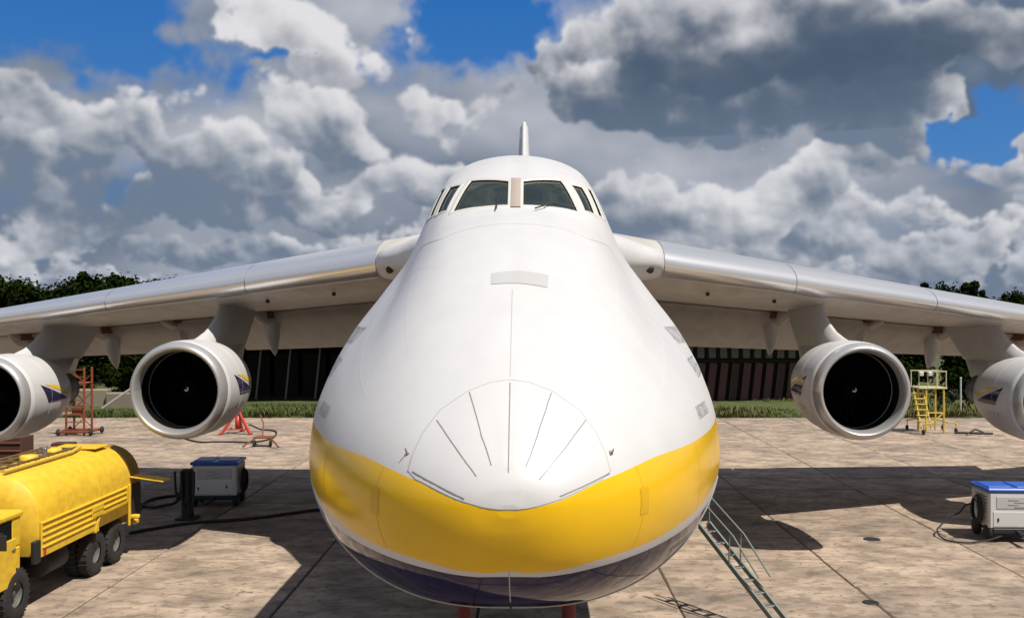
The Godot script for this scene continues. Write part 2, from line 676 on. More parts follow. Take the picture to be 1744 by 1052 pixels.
func with_normals(vs: PackedVector3Array, ns: PackedVector3Array, ix: PackedInt32Array) -> ArrayMesh:
	# clockwise seen from the side the normals point to
	var out := PackedInt32Array()
	for k in range(0, ix.size(), 3):
		var n := (vs[ix[k + 2]] - vs[ix[k]]).cross(vs[ix[k + 1]] - vs[ix[k]])
		if n.dot(ns[ix[k]] + ns[ix[k + 1]] + ns[ix[k + 2]]) >= 0:
			out.append_array([ix[k], ix[k + 1], ix[k + 2]])
		else:
			out.append_array([ix[k], ix[k + 2], ix[k + 1]])
	var ar := []
	ar.resize(Mesh.ARRAY_MAX)
	ar[Mesh.ARRAY_VERTEX] = vs
	ar[Mesh.ARRAY_NORMAL] = ns
	ar[Mesh.ARRAY_INDEX] = out
	var m := ArrayMesh.new()
	m.add_surface_from_arrays(Mesh.PRIMITIVE_TRIANGLES, ar)
	return m

# strip along a line of [D, angle] points, standing a little proud of the skin
func ribbon(pts: Array, width: float, off := 0.004, closed := false, thick := 0.0) -> ArrayMesh:
	var line := []
	var n := pts.size()
	for i in (n if closed else n - 1):
		var a: Array = pts[i]
		var b: Array = pts[(i + 1) % n]
		var len_ := skin0(a[0], a[1]).distance_to(skin0(b[0], b[1]))
		var steps := maxi(1, int(len_ / 0.06))
		for k in steps:
			var t := float(k) / steps
			line.append([lerpf(a[0], b[0], t), lerpf(a[1], b[1], t)])
	line.append(pts[0] if closed else pts[n - 1])
	var vs := PackedVector3Array()
	var ns := PackedVector3Array()
	var ix := PackedInt32Array()
	var m := line.size()
	for i in m:
		var p := skin0(line[i][0], line[i][1])
		var pa := skin0(line[maxi(i - 1, 0)][0], line[maxi(i - 1, 0)][1])
		var pb := skin0(line[mini(i + 1, m - 1)][0], line[mini(i + 1, m - 1)][1])
		var nn := skin_normal(line[i][0], line[i][1])
		var s := (pb - pa).normalized().cross(nn).normalized() * width / 2
		for e in [[-1.0, -0.01], [-1.0, off], [1.0, off], [1.0, -0.01]]:
			vs.append(p + s * e[0] + nn * e[1])
			ns.append((nn + s.normalized() * e[0] * 0.35).normalized())
	for i in m - 1:
		for k in 3:
			quad_ix(vs, ix, i * 4 + k, i * 4 + k + 1, i * 4 + k + 5, i * 4 + k + 4)
	return with_normals(vs, ns, ix)

# pane between an upper and a lower edge, each a list of [D, angle]
func pane(upper: Array, lower: Array, off: float, grow := 0.0) -> ArrayMesh:
	var edge := func(l: Array, t: float) -> Vector2:
		var s := t * (l.size() - 1)
		var i := mini(int(s), l.size() - 2)
		return Vector2(l[i][0], l[i][1]).lerp(Vector2(l[i + 1][0], l[i + 1][1]), s - i)
	var vs := PackedVector3Array()
	var ns := PackedVector3Array()
	var ix := PackedInt32Array()
	var n := 14
	for j in n + 1:
		for i in n + 1:
			var u := lerpf(-grow, 1 + grow, float(i) / n)
			var v := lerpf(-grow, 1 + grow, float(j) / n)
			var a: Vector2 = edge.call(upper, clampf(u, 0, 1))
			var b: Vector2 = edge.call(lower, clampf(u, 0, 1))
			var p := a.lerp(b, v)
			if u < 0 or u > 1:
				var c: Vector2 = edge.call(upper, 0.5).lerp(edge.call(lower, 0.5), v)
				p = c + (p - c) * (1 + grow * 2)
			vs.append(skin(p.x, p.y, off))
			ns.append(skin_normal(p.x, p.y))
	for j in n:
		for i in n:
			quad_ix(vs, ix, j * (n + 1) + i, j * (n + 1) + i + 1, (j + 1) * (n + 1) + i + 1, (j + 1) * (n + 1) + i)
	return with_normals(vs, ns, ix)

# lettering wrapped on the skin: x runs along D, y is height
func wrapped_text(words: String, size: float, d0: float, y0: float, side: float) -> ArrayMesh:
	var tm := TextMesh.new()
	var f := SystemFont.new()
	f.font_names = PackedStringArray(["Droid Sans"])
	f.font_weight = 400
	tm.font = f
	tm.text = words
	tm.font_size = 64
	tm.pixel_size = size / 64.0
	tm.depth = 0.0
	tm.curve_step = 2.0
	tm.horizontal_alignment = HORIZONTAL_ALIGNMENT_LEFT if side > 0 else HORIZONTAL_ALIGNMENT_RIGHT
	var ar := tm.get_mesh_arrays()
	var src: PackedVector3Array = ar[Mesh.ARRAY_VERTEX]
	var idx = ar[Mesh.ARRAY_INDEX]
	if idx == null:
		idx = PackedInt32Array(range(src.size()))
	var tris := []
	for k in range(0, idx.size(), 3):
		tris.append([src[idx[k]], src[idx[k + 1]], src[idx[k + 2]]])
	var done := []
	while tris.size() > 0:
		var t: Array = tris.pop_back()
		var big := -1
		var most := 0.14
		for k in 3:
			var l: float = t[k].distance_to(t[(k + 1) % 3])
			if l > most:
				most = l
				big = k
		if big < 0:
			done.append(t)
		else:
			var m: Vector3 = (t[big] + t[(big + 1) % 3]) / 2
			tris.append([t[big], m, t[(big + 2) % 3]])
			tris.append([m, t[(big + 1) % 3], t[(big + 2) % 3]])
	var vs := PackedVector3Array()
	var ns := PackedVector3Array()
	for t in done:
		for p in t:
			var D: float = d0 + p.x * side
			var a := angle_at(D, y0 + p.y) * side
			vs.append(skin(D, a, 0.006))
			ns.append(skin_normal(D, a))
	return with_normals(vs, ns, PackedInt32Array(range(vs.size())))

func stations(a: float, b: float, n: int) -> Array:
	var l := []
	var qa := sqrt(a - 10.5)
	var qb := sqrt(b - 10.5)
	for i in n + 1:
		l.append(10.5 + pow(lerpf(qa, qb, float(i) / n), 2))
	return l

# ================================================================ the aircraft
func build_aircraft():
	body_tables()
	var plane := thing("cargo_aircraft", "huge white four-engined cargo aircraft with yellow and navy nose bands, parked nose on", "aircraft", V(0, 0, 19.0))
	var top_a := func(T): return 0.0
	var yel_a := func(T): return angle_at(warp(T, 1.2), b_top.at(warp(T, 1.2)))
	var low_a := func(T): return angle_at(warp(T, 1.2), b_low.at(warp(T, 1.2)))
	var end_a := func(T): return angle_at(warp(T, 1.2), b_end.at(warp(T, 1.2)))
	var bot_a := func(T): return PI
	# nose visor
	var st := stations(10.5, 15.95, 90)
	var visor := part(plane, "nose_visor", skin_band(st, top_a, yel_a, 44), mats.white)
	part(visor, "yellow_band", skin_band(st, yel_a, low_a, 14), mats.yellow)
	part(visor, "white_band", skin_band(st, low_a, end_a, 3), mats.white)
	part(visor, "navy_belly", skin_band(st, end_a, bot_a, 18), mats.navy)
	# fuselage behind it, with the cockpit's windows cut out of a finer patch
	var st2 := stations(15.95, 21.0, 40)
	for v in [22.0, 23.0, 24.0, 27.0, 30.0, 36.0, 44.0, 52.0, 54.0, 56.0, 58.0, 60.0, 63.0, 66.0, 70.0, 74.0, 77.0, 79.0]:
		st2.append(v)
	var side_a := func(T): return 0.744 if T < 20.0 else lerpf(0.744, 0.0, clampf((T - 20.0) * 1000.0, 0, 1))
	var fus := part(plane, "fuselage", cockpit_skin(st2, yel_a), mats.white)
	part(fus, "yellow_band", skin_band(st2, yel_a, low_a, 8), mats.yellow)
	part(fus, "white_band", skin_band(st2, low_a, end_a, 3), mats.white)
	part(fus, "navy_belly", skin_band(st2, end_a, bot_a, 14), mats.navy)
	# joint between visor and fuselage
	var j := []
	for k in range(-60, 61):
		var f := k / 60.0 * 2.2
		j.append([warp(15.95, f), f])
	part(visor, "hinge_joint", ribbon(j, 0.028, 0.003), mats.seam)
	build_nose_details(visor)
	build_cockpit(fus)
	for side in [1.0, -1.0]:
		part(fus, "title_lettering", wrapped_text("ANTONOV", 0.40, 16.75, 6.9, side), mats.title)
		part(fus, "title_lettering", wrapped_text("AIRLINES", 0.40, 15.85, 6.4, side), mats.title)
		part(visor, "small_lettering", wrapped_text("ANTONOV", 0.24, 13.75, 5.9, side), mats.title)
	build_wings(plane)
	build_engines(plane)
	build_tail(plane)
	build_gear(plane)

func in_poly(p: Vector2, poly: Array) -> bool:
	var c := false
	var k := poly.size() - 1
	for i in poly.size():
		var a: Vector2 = Vector2(poly[i][0], poly[i][1])
		var b: Vector2 = Vector2(poly[k][0], poly[k][1])
		if (a.y > p.y) != (b.y > p.y) and p.x < (b.x - a.x) * (p.y - a.y) / (b.y - a.y) + a.x:
			c = not c
		k = i
	return c

# [upper edge, lower edge] of the panes on the picture's right, from the middle outwards
func window_edges() -> Array:
	return [
		[[[18.06, 0.026], [18.25, 0.125], [18.44, 0.222]], [[17.05, 0.026], [17.10, 0.15], [17.26, 0.325]]],
		[[[18.36, 0.262], [18.60, 0.350]], [[17.44, 0.350], [17.70, 0.468]]],
		[[[18.78, 0.380], [19.2, 0.450]], [[17.86, 0.497], [18.15, 0.580]]]]

func window_outline(w: Array) -> Array:
	var o: Array = w[0].duplicate()
	var l: Array = w[1].duplicate()
	l.reverse()
	o.append_array(l)
	return o

func cockpit_skin(st2: Array, yel_a: Callable) -> ArrayMesh:
	var holes := []
	for w in window_edges():
		holes.append(window_outline(w))
	var vs := PackedVector3Array()
	var ns := PackedVector3Array()
	var ix := PackedInt32Array()
	var fine := []
	for k in 203:
		fine.append(15.95 + 4.05 * k / 202.0)
	for side in [1.0, -1.0]:
		var first := vs.size()
		var n := 120
		for T in fine:
			for k in n + 1:
				var f := 0.745 * k / n
				var D := warp(T, f)
				vs.append(skin0(D, maxf(f, 1e-6) * side))
				ns.append(skin_normal(D, f * side))
		for i in fine.size() - 1:
			for k in n:
				var fm := 0.745 * (k + 0.5) / n
				var c := Vector2(warp((fine[i] + fine[i + 1]) / 2, fm), fm)
				var cut := false
				for h in holes:
					if in_poly(c, h):
						cut = true
						break
				if not cut:
					var p := first + i * (n + 1) + k
					quad_ix(vs, ix, p, p + 1, p + n + 2, p + n + 1)
		# the rest of the white skin
		for seg in [[fine.filter(func(t): return true), 0.745, 30, 5], [st2.filter(func(t): return t >= 19.95), 0.0, 44, 1]]:
			var list := []
			if seg[1] > 0:
				for k in range(0, fine.size(), seg[3]):
					list.append(fine[k])
				if list[-1] != fine[-1]:
					list.append(fine[-1])
			else:
				list = [20.0]
				list.append_array(st2.filter(func(t): return t > 20.01))
			first = vs.size()
			n = seg[2]
			for T in list:
				var b: float = yel_a.call(T)
				for k in n + 1:
					var f: float = lerpf(seg[1], b, float(k) / n)
					var D := warp(T, f)
					vs.append(skin0(D, maxf(f, 1e-6) * side))
					ns.append(skin_normal(D, f * side))
			for i in list.size() - 1:
				for k in n:
					var p := first + i * (n + 1) + k
					quad_ix(vs, ix, p, p + 1, p + n + 2, p + n + 1)
	return with_normals(vs, ns, ix)

func build_cockpit(fus: Node3D):
	var w := window_edges()
	for side in [1.0, -1.0]:
		for k in 3:
			var up := []
			var lo := []
			for p in w[k][0]:
				up.append([p[0], p[1] * side])
			for p in w[k][1]:
				lo.append([p[0], p[1] * side])
			part(fus, "windscreen_pane" if k == 0 else "side_window_pane", pane(up, lo, -0.03, 0.02), mats.glass)
			var o := []
			for p in window_outline(w[k]):
				o.append([p[0], p[1] * side])
			part(fus, "window_frame", ribbon(o, 0.075 if k == 0 else 0.045, 0.012, true), mats.frame)
	part(fus, "windscreen_post", ribbon([[16.98, 0.0001], [18.14, 0.0001]], 0.17, 0.016), mats.tan)
	# wipers
	for s in [[[16.83, 0.09], [17.22, 0.17], [17.30, 0.29]], [[16.80, -0.087], [17.02, -0.085], [17.36, -0.076]]]:
		var pts := []
		for p in s:
			pts.append(skin(p[0], p[1], 0.05))
		part(fus, "wiper", tube(pts, 0.014, 6), mats.dark)
	# what is seen through the panes
	part(fus, "cockpit_bulkhead", boxes([[Vector3(2.3, 1.5, 0.05), V(0, 9.3, 20.0), 0.01], [Vector3(3.0, 0.05, 2.4), V(0, 8.35, 18.9), 0.01]]), mats.interior)
	part(fus, "instrument_panel", boxes([[Vector3(2.0, 0.35, 0.4), V(0, 8.78, 17.75), 0.06], [Vector3(0.5, 0.5, 0.9), V(0, 8.65, 18.3), 0.05]]), mats.interior_light)
	part(fus, "overhead_panel", box(Vector3(0.8, 0.10, 0.7), V(0, 9.86, 19.2), 0.02), mats.interior_light)
	for x in [-0.62, 0.62]:
		part(fus, "pilot_seat", boxes([[Vector3(0.5, 0.75, 0.14), V(x, 9.0, 18.95), 0.05], [Vector3(0.28, 0.2, 0.1), V(x, 9.46, 18.95), 0.04], [Vector3(0.5, 0.14, 0.5), V(x, 8.62, 18.7), 0.05]]), mats.interior)
		part(fus, "control_yoke", boxes([[Vector3(0.32, 0.05, 0.05), V(x, 9.02, 18.2), 0.01], [Vector3(0.05, 0.4, 0.05), V(x, 8.82, 18.22), 0.01]]), mats.dark)

func build_nose_details(visor: Node3D):
	# radome: its own dome a few millimetres proud, bounded by an arc above the yellow band
	var arc := [[-1.10, 5.53], [-1.05, 5.72], [-0.96, 5.92], [-0.78, 6.16], [-0.47, 6.36], [-0.23, 6.45], [0.0, 6.48], [0.23, 6.45], [0.47, 6.36], [0.78, 6.16], [0.96, 5.92], [1.05, 5.72], [1.10, 5.53]]
	var rim := []
	for i in arc.size() - 1:
		for k in 5:
			var a := Vector2(arc[i][0], arc[i][1])
			var b := Vector2(arc[i + 1][0], arc[i + 1][1])
			rim.append(a.lerp(b, k / 5.0))
	rim.append(Vector2(1.10, 5.53))
	var line := []
	for p in rim:
		var d := depth_at(p.x, p.y)
		line.append([d, angle_at(d, p.y) * (signf(p.x) if absf(p.x) > 1e-4 else 1e-4)])
	part(visor, "radome_joint", ribbon(line, 0.014, 0.008), mats.seam)
	for k in range(1, 24):
		var x := lerpf(1.10, -1.10, k / 24.0)
		var y := 5.45
		for q in 6:
			y = b_top.at(depth_at(x, y)) + 0.012
		rim.append(Vector2(x, y))
	rim.append(rim[0])
	var rows := []
	var nrm := PackedVector3Array()
	var vs := PackedVector3Array()
	var ix := PackedInt32Array()
	var m := 22
	for p in rim:
		for k in m + 1:
			var t := float(k) / m
			var q := Vector2(0.0, 5.62).lerp(p, t)
			var d := depth_at(q.x, q.y)
			var f := angle_at(d, q.y) * (1.0 if q.x >= 0 else -1.0)
			vs.append(skin(d, f, 0.006))
			nrm.append(skin_normal(d, f))
	for i in rim.size() - 1:
		for k in m:
			quad_ix(vs, ix, i * (m + 1) + k, i * (m + 1) + k + 1, (i + 1) * (m + 1) + k + 1, (i + 1) * (m + 1) + k)
	part(visor, "radome", with_normals(vs, nrm, ix), mats.white)
	# lightning strips fanning out over the radome
	for s in [[[0.0, 6.45], [0.0, 5.57]], [[-0.46, 6.35], [-0.17, 5.64]], [[-0.81, 6.05], [-0.33, 5.53]], [[-1.05, 5.53], [-0.75, 5.42], [-0.46, 5.31]], [[0.47, 6.34], [0.18, 5.63]], [[0.85, 6.05], [0.32, 5.50]], [[1.09, 5.51], [0.82, 5.42], [0.53, 5.33]]]:
		var pts := []
		for i in s.size() - 1:
			for k in 9:
				var p := Vector2(s[i][0], s[i][1]).lerp(Vector2(s[i + 1][0], s[i + 1][1]), k / 8.0)
				var d := depth_at(p.x, p.y)
				pts.append([d, 1e-4 if absf(p.x) < 0.01 else maxf(angle_at(d, p.y), 1e-4) * signf(p.x)])
		part(visor, "lightning_strip", ribbon(pts, 0.013, 0.010), mats.strip)
	# grey panel high on the nose, sensors, seams
	part(visor, "grip_panel", pane([[13.97, -0.105], [14.02, 0.03], [13.97, 0.175]], [[13.66, -0.108], [13.66, 0.03], [13.62, 0.175]], 0.006), mats.grey_paint)
	for s in [-1.0, 1.0]:
		var d := depth_at(1.12, 5.71)
		var f: float = angle_at(d, 5.71) * s
		var n := skin_normal(d, f)
		var p := skin0(d, f)
		part(visor, "sensor_vane", lathe([[0.0, 0.025], [0.018, 0.022], [0.028, 0.008], [0.028, -0.02]], p, n, 14), mats.tan)
		part(visor, "probe", tube([p + n * 0.01, p + n * 0.04, p + n * 0.045 + Vector3(0, 0.03, 0.03)], 0.008, 6), mats.steel)
	for s in [-1.0, 1.0]:
		for T in [13.3, 14.7]:
			var l := []
			for k in 20:
				var f := lerpf(0.25, 1.25, k / 19.0)
				l.append([warp(T, f) + 0.5 * (f - 0.6), f * s])
			part(visor, "skin_joint", ribbon(l, 0.008, 0.0015), mats.faint_seam)
		for f in [0.62, 0.98]:
			part(visor, "skin_joint", ribbon([[12.6, f * s], [16.3, f * s]], 0.008, 0.0015), mats.faint_seam)
	part(visor, "skin_joint", ribbon([[11.75, 0.0001], [13.5, 0.0001]], 0.012, 0.002), mats.seam)
	for s in [-1.0, 1.0]:
		for e in [[11.35, 0.006], [13.0, 0.007], [14.6, 0.007]]:
			var l := []
			for k in 14:
				var y := lerpf(b_top.at(e[0]) - 0.01, b_low.at(e[0]) + 0.01, k / 13.0)
				l.append([e[0], angle_at(e[0], y) * s])
			part(visor, "skin_joint", ribbon(l, e[1], 0.002), mats.yellow_seam)
		var d := depth_at(1.45, 5.1)
		part(visor, "access_cover", pane([[d + 0.02, (angle_at(d, 5.3)) * s], [d + 0.16, (angle_at(d + 0.14, 5.3)) * s]], [[d + 0.02, angle_at(d, 5.0) * s], [d + 0.16, angle_at(d + 0.14, 5.0) * s]], 0.003), mats.yellow_cover)
	var c := []
	for k in 8:
		c.append([lerpf(10.72, 11.3, k / 7.0), PI - 0.001])
	part(visor, "skin_joint", ribbon(c, 0.012, 0.003), mats.seam)
	# lower lip of the visor
	for s in [1.0, -1.0]:
		var edge := []
		for e in [[12.1, PI - 0.001], [12.35, 2.75], [13.1, 2.27], [14.3, 1.92], [15.3, 1.72]]:
			edge.append([e[0], e[1] * s])
		part(visor, "lower_lip", ribbon(edge, 0.035, 0.012), mats.grey_paint)

# ---------------------------------------------------------------- wings
func le_d(x: float) -> float:
	return 29.8 + 0.49 * (x - 4.2)
func te_d(x: float) -> float:
	return 45.4 + 0.09 * (x - 4.2)
func le_y(x: float) -> float:
	return 8.82 - 0.109 * (x - 4.1) + maxf(x - 20.0, 0.0) * 0.01

# point of the wing's section: s along the chord, sign +1 upper, -1 lower
func wing_pt(x: float, s: float, up: float, off := 0.0) -> Vector3:
	var c := te_d(x) - le_d(x)
	var t := lerpf(0.118, 0.10, clampf((x - 4.0) / 30.0, 0, 1))
	var y := 5.0 * t * c * (0.2969 * sqrt(s) - 0.126 * s - 0.3516 * s * s + 0.2843 * s * s * s - 0.1015 * s * s * s * s)
	var camber := -0.05 * s * c + 0.02 * c * (1.0 - pow(2.0 * s - 1.0, 2))
	return V(x, le_y(x) + camber + up * (y * (1.0 if up > 0 else 0.9) + off), le_d(x) + s * c - (off if s < 0.02 else 0.0))

func build_wings(plane: Node3D):
	for side in [1.0, -1.0]:
		var mir := func(p: Vector3) -> Vector3: return Vector3(p.x * side, p.y, p.z)
		var xs := [2.6, 4.2, 6.0, 8.0, 10.2, 12.5, 15.0, 18.0, 21.0, 25.0, 29.0, 33.0, 36.3]
		var ss := []
		for k in 19:
			ss.append(pow(k / 18.0, 1.9))
		var rows := []
		for x in xs:
			var last := 0.74 if x < 26 else 1.0
			var ring_ := []
			for k in range(18, -1, -1):
				ring_.append(mir.call(wing_pt(x, ss[k] * last, 1)))
			for k in range(1, 19):
				ring_.append(mir.call(wing_pt(x, ss[k] * last, -1)))
			rows.append(ring_)
		var wing := part(plane, "wing", grid(rows, null, true, true), mats.wing_grey)
		# slats
		var cuts := [4.26, 8.75, 14.3, 20.6, 27.5, 36.2]
		for k in cuts.size() - 1:
			rows = []
			var x0: float = cuts[k] + 0.012
			var x1: float = cuts[k + 1] - 0.012
			for i in 6:
				var x := lerpf(x0, x1, i / 5.0)
				var r := []
				for q in range(12, -1, -1):
					r.append(mir.call(wing_pt(x, 0.125 * pow(q / 12.0, 2), 1, 0.02)))
				for q in range(1, 9):
					r.append(mir.call(wing_pt(x, 0.034 * pow(q / 8.0, 2), -1, 0.02)))
				r.append(mir.call(wing_pt(x, 0.036, -1, -0.05)))
				rows.append(r)
			part(wing, "slat", grid(rows, mir.call(wing_pt((x0 + x1) / 2, 0.2, 1, -0.4)), false), mats.aluminium)
		# flaps, drooped
		for seg in [[3.75, 12.6], [12.7, 24.5]]:
			rows = []
			for i in 6:
				var x: float = lerpf(seg[0], seg[1], i / 5.0)
				var h := wing_pt(x, 0.735, -1)
				var c := (te_d(x) - le_d(x)) * 0.30
				var a := deg_to_rad(25.0)
				var r := []
				for q in 24:
					var b := TAU * q / 24
					var s := (1.0 - cos(b)) / 2.0
					var th := 0.115 * c * (sqrt(s) * 1.5 - s * 1.45 - 0.05 * s * s) * signf(sin(b))
					r.append(mir.call(h + V(0, -0.02 - s * c * sin(a) + th * cos(a), s * c * cos(a) + th * sin(a))))
				rows.append(r)
			part(wing, "flap", grid(rows, null, true, true), mats.wing_grey)
		# flap track fairings: a fixed front half and a drooped tail
		for x in [10.75, 14.9, 18.2, 22.0]:
			var big := 0.62 if absf(x - 14.9) < 0.1 else 1.0
			var f0 := wing_pt(x, 0.56, -1) + Vector3(0, 0.1, 0)
			var f1 := wing_pt(x, 0.76, -1) + Vector3(0, -0.42 * big, 0)
			part(wing, "flap_fairing", leaf_body(mir.call(f0), mir.call(f1), 0.22 * big, 0.34 * big, 0.7), mats.wing_grey)
			part(wing, "flap_fairing", leaf_body(mir.call(f1 + Vector3(0, 0.40 * big, -0.25)), mir.call(f1 + V(0, -1.5 * big, 1.15)), 0.33 * big, 0.42 * big, 0.42), mats.white)
			part(wing, "flap_track", box(Vector3(0.10, 0.35, 1.6), mir.call(f1 + V(-0.25 * 1, 0.32, -0.2)), 0.02), mats.rust)
		# small marks on the underside
		for x in [6.0, 8.4]:
			part(wing, "drain_mast", box(Vector3(0.1, 0.12, 0.22), mir.call(wing_pt(x, 0.12, -1) + Vector3(0, -0.04, 0)), 0.03), mats.dark)
		# wing root fairing
		rows = []
		for e in [[1.2, 24.2, 8.95, 0.55], [1.8, 25.0, 8.93, 0.60], [2.35, 26.0, 8.91, 0.62], [2.9, 27.2, 8.88, 0.62], [3.45, 28.3, 8.86, 0.55], [3.85, 28.8, 8.84, 0.50], [4.1, 29.25, 8.83, 0.465], [4.24, 29.7, 8.825, 0.44]]:
			var r := []
			for q in 33:
				var b := lerpf(-PI / 2, PI / 2, q / 32.0)
				r.append(mir.call(V(e[0], e[2] + e[3] * sin(b) * pow(absf(sin(b)), -0.15 if absf(sin(b)) > 0.01 else 0.0), e[1] + 1.9 * (1 - cos(b)))))
			r.append(mir.call(V(e[0], e[2] + e[3], 36.0)))
			r.push_front(mir.call(V(e[0], e[2] - e[3], 36.0)))
			rows.append(r)
		# rounded end against the first slat
		var endr := []
		for p in rows[-1]:
			endr.append(mir.call(V(4.25, lerpf(p.y, 8.825, 0.1), -p.z + 0.12)))
		rows.append(endr)
		var root := part(plane, "wing_root_fairing", grid(rows, mir.call(V(2.0, 8.85, 32))), mats.white)
		part(root, "landing_light", lathe([[0.0, 0.03], [0.085, 0.03], [0.11, 0.0], [0.11, -0.06]], mir.call(V(3.72, 8.56, 28.78)), Vector3(0.35 * side, -0.35, 1.0), 20), mats.dark)

# a pointed, flattened spindle from a to b
func leaf_body(a: Vector3, b: Vector3, half_w: float, half_h: float, fat: float) -> ArrayMesh:
	var t := (b - a).normalized()
	var u := Vector3.RIGHT
	var w := t.cross(u).normalized()
	var rows := []
	var n := 14
	for i in n + 1:
		var s := float(i) / n
		var k := pow(s, fat) * pow(1.0 - s, 1.0 - fat + 0.25)
		k /= pow(fat / 1.25, fat) * pow(1.0 - fat / 1.25, 1.25 - fat)
		k = maxf(k, 0.002)
		var r := []
		for q in 14:
			var g := TAU * q / 14
			r.append(a.lerp(b, s) + u * cos(g) * half_w * k + w * sin(g) * half_h * k)
		rows.append(r)
	return grid(rows, null, true)

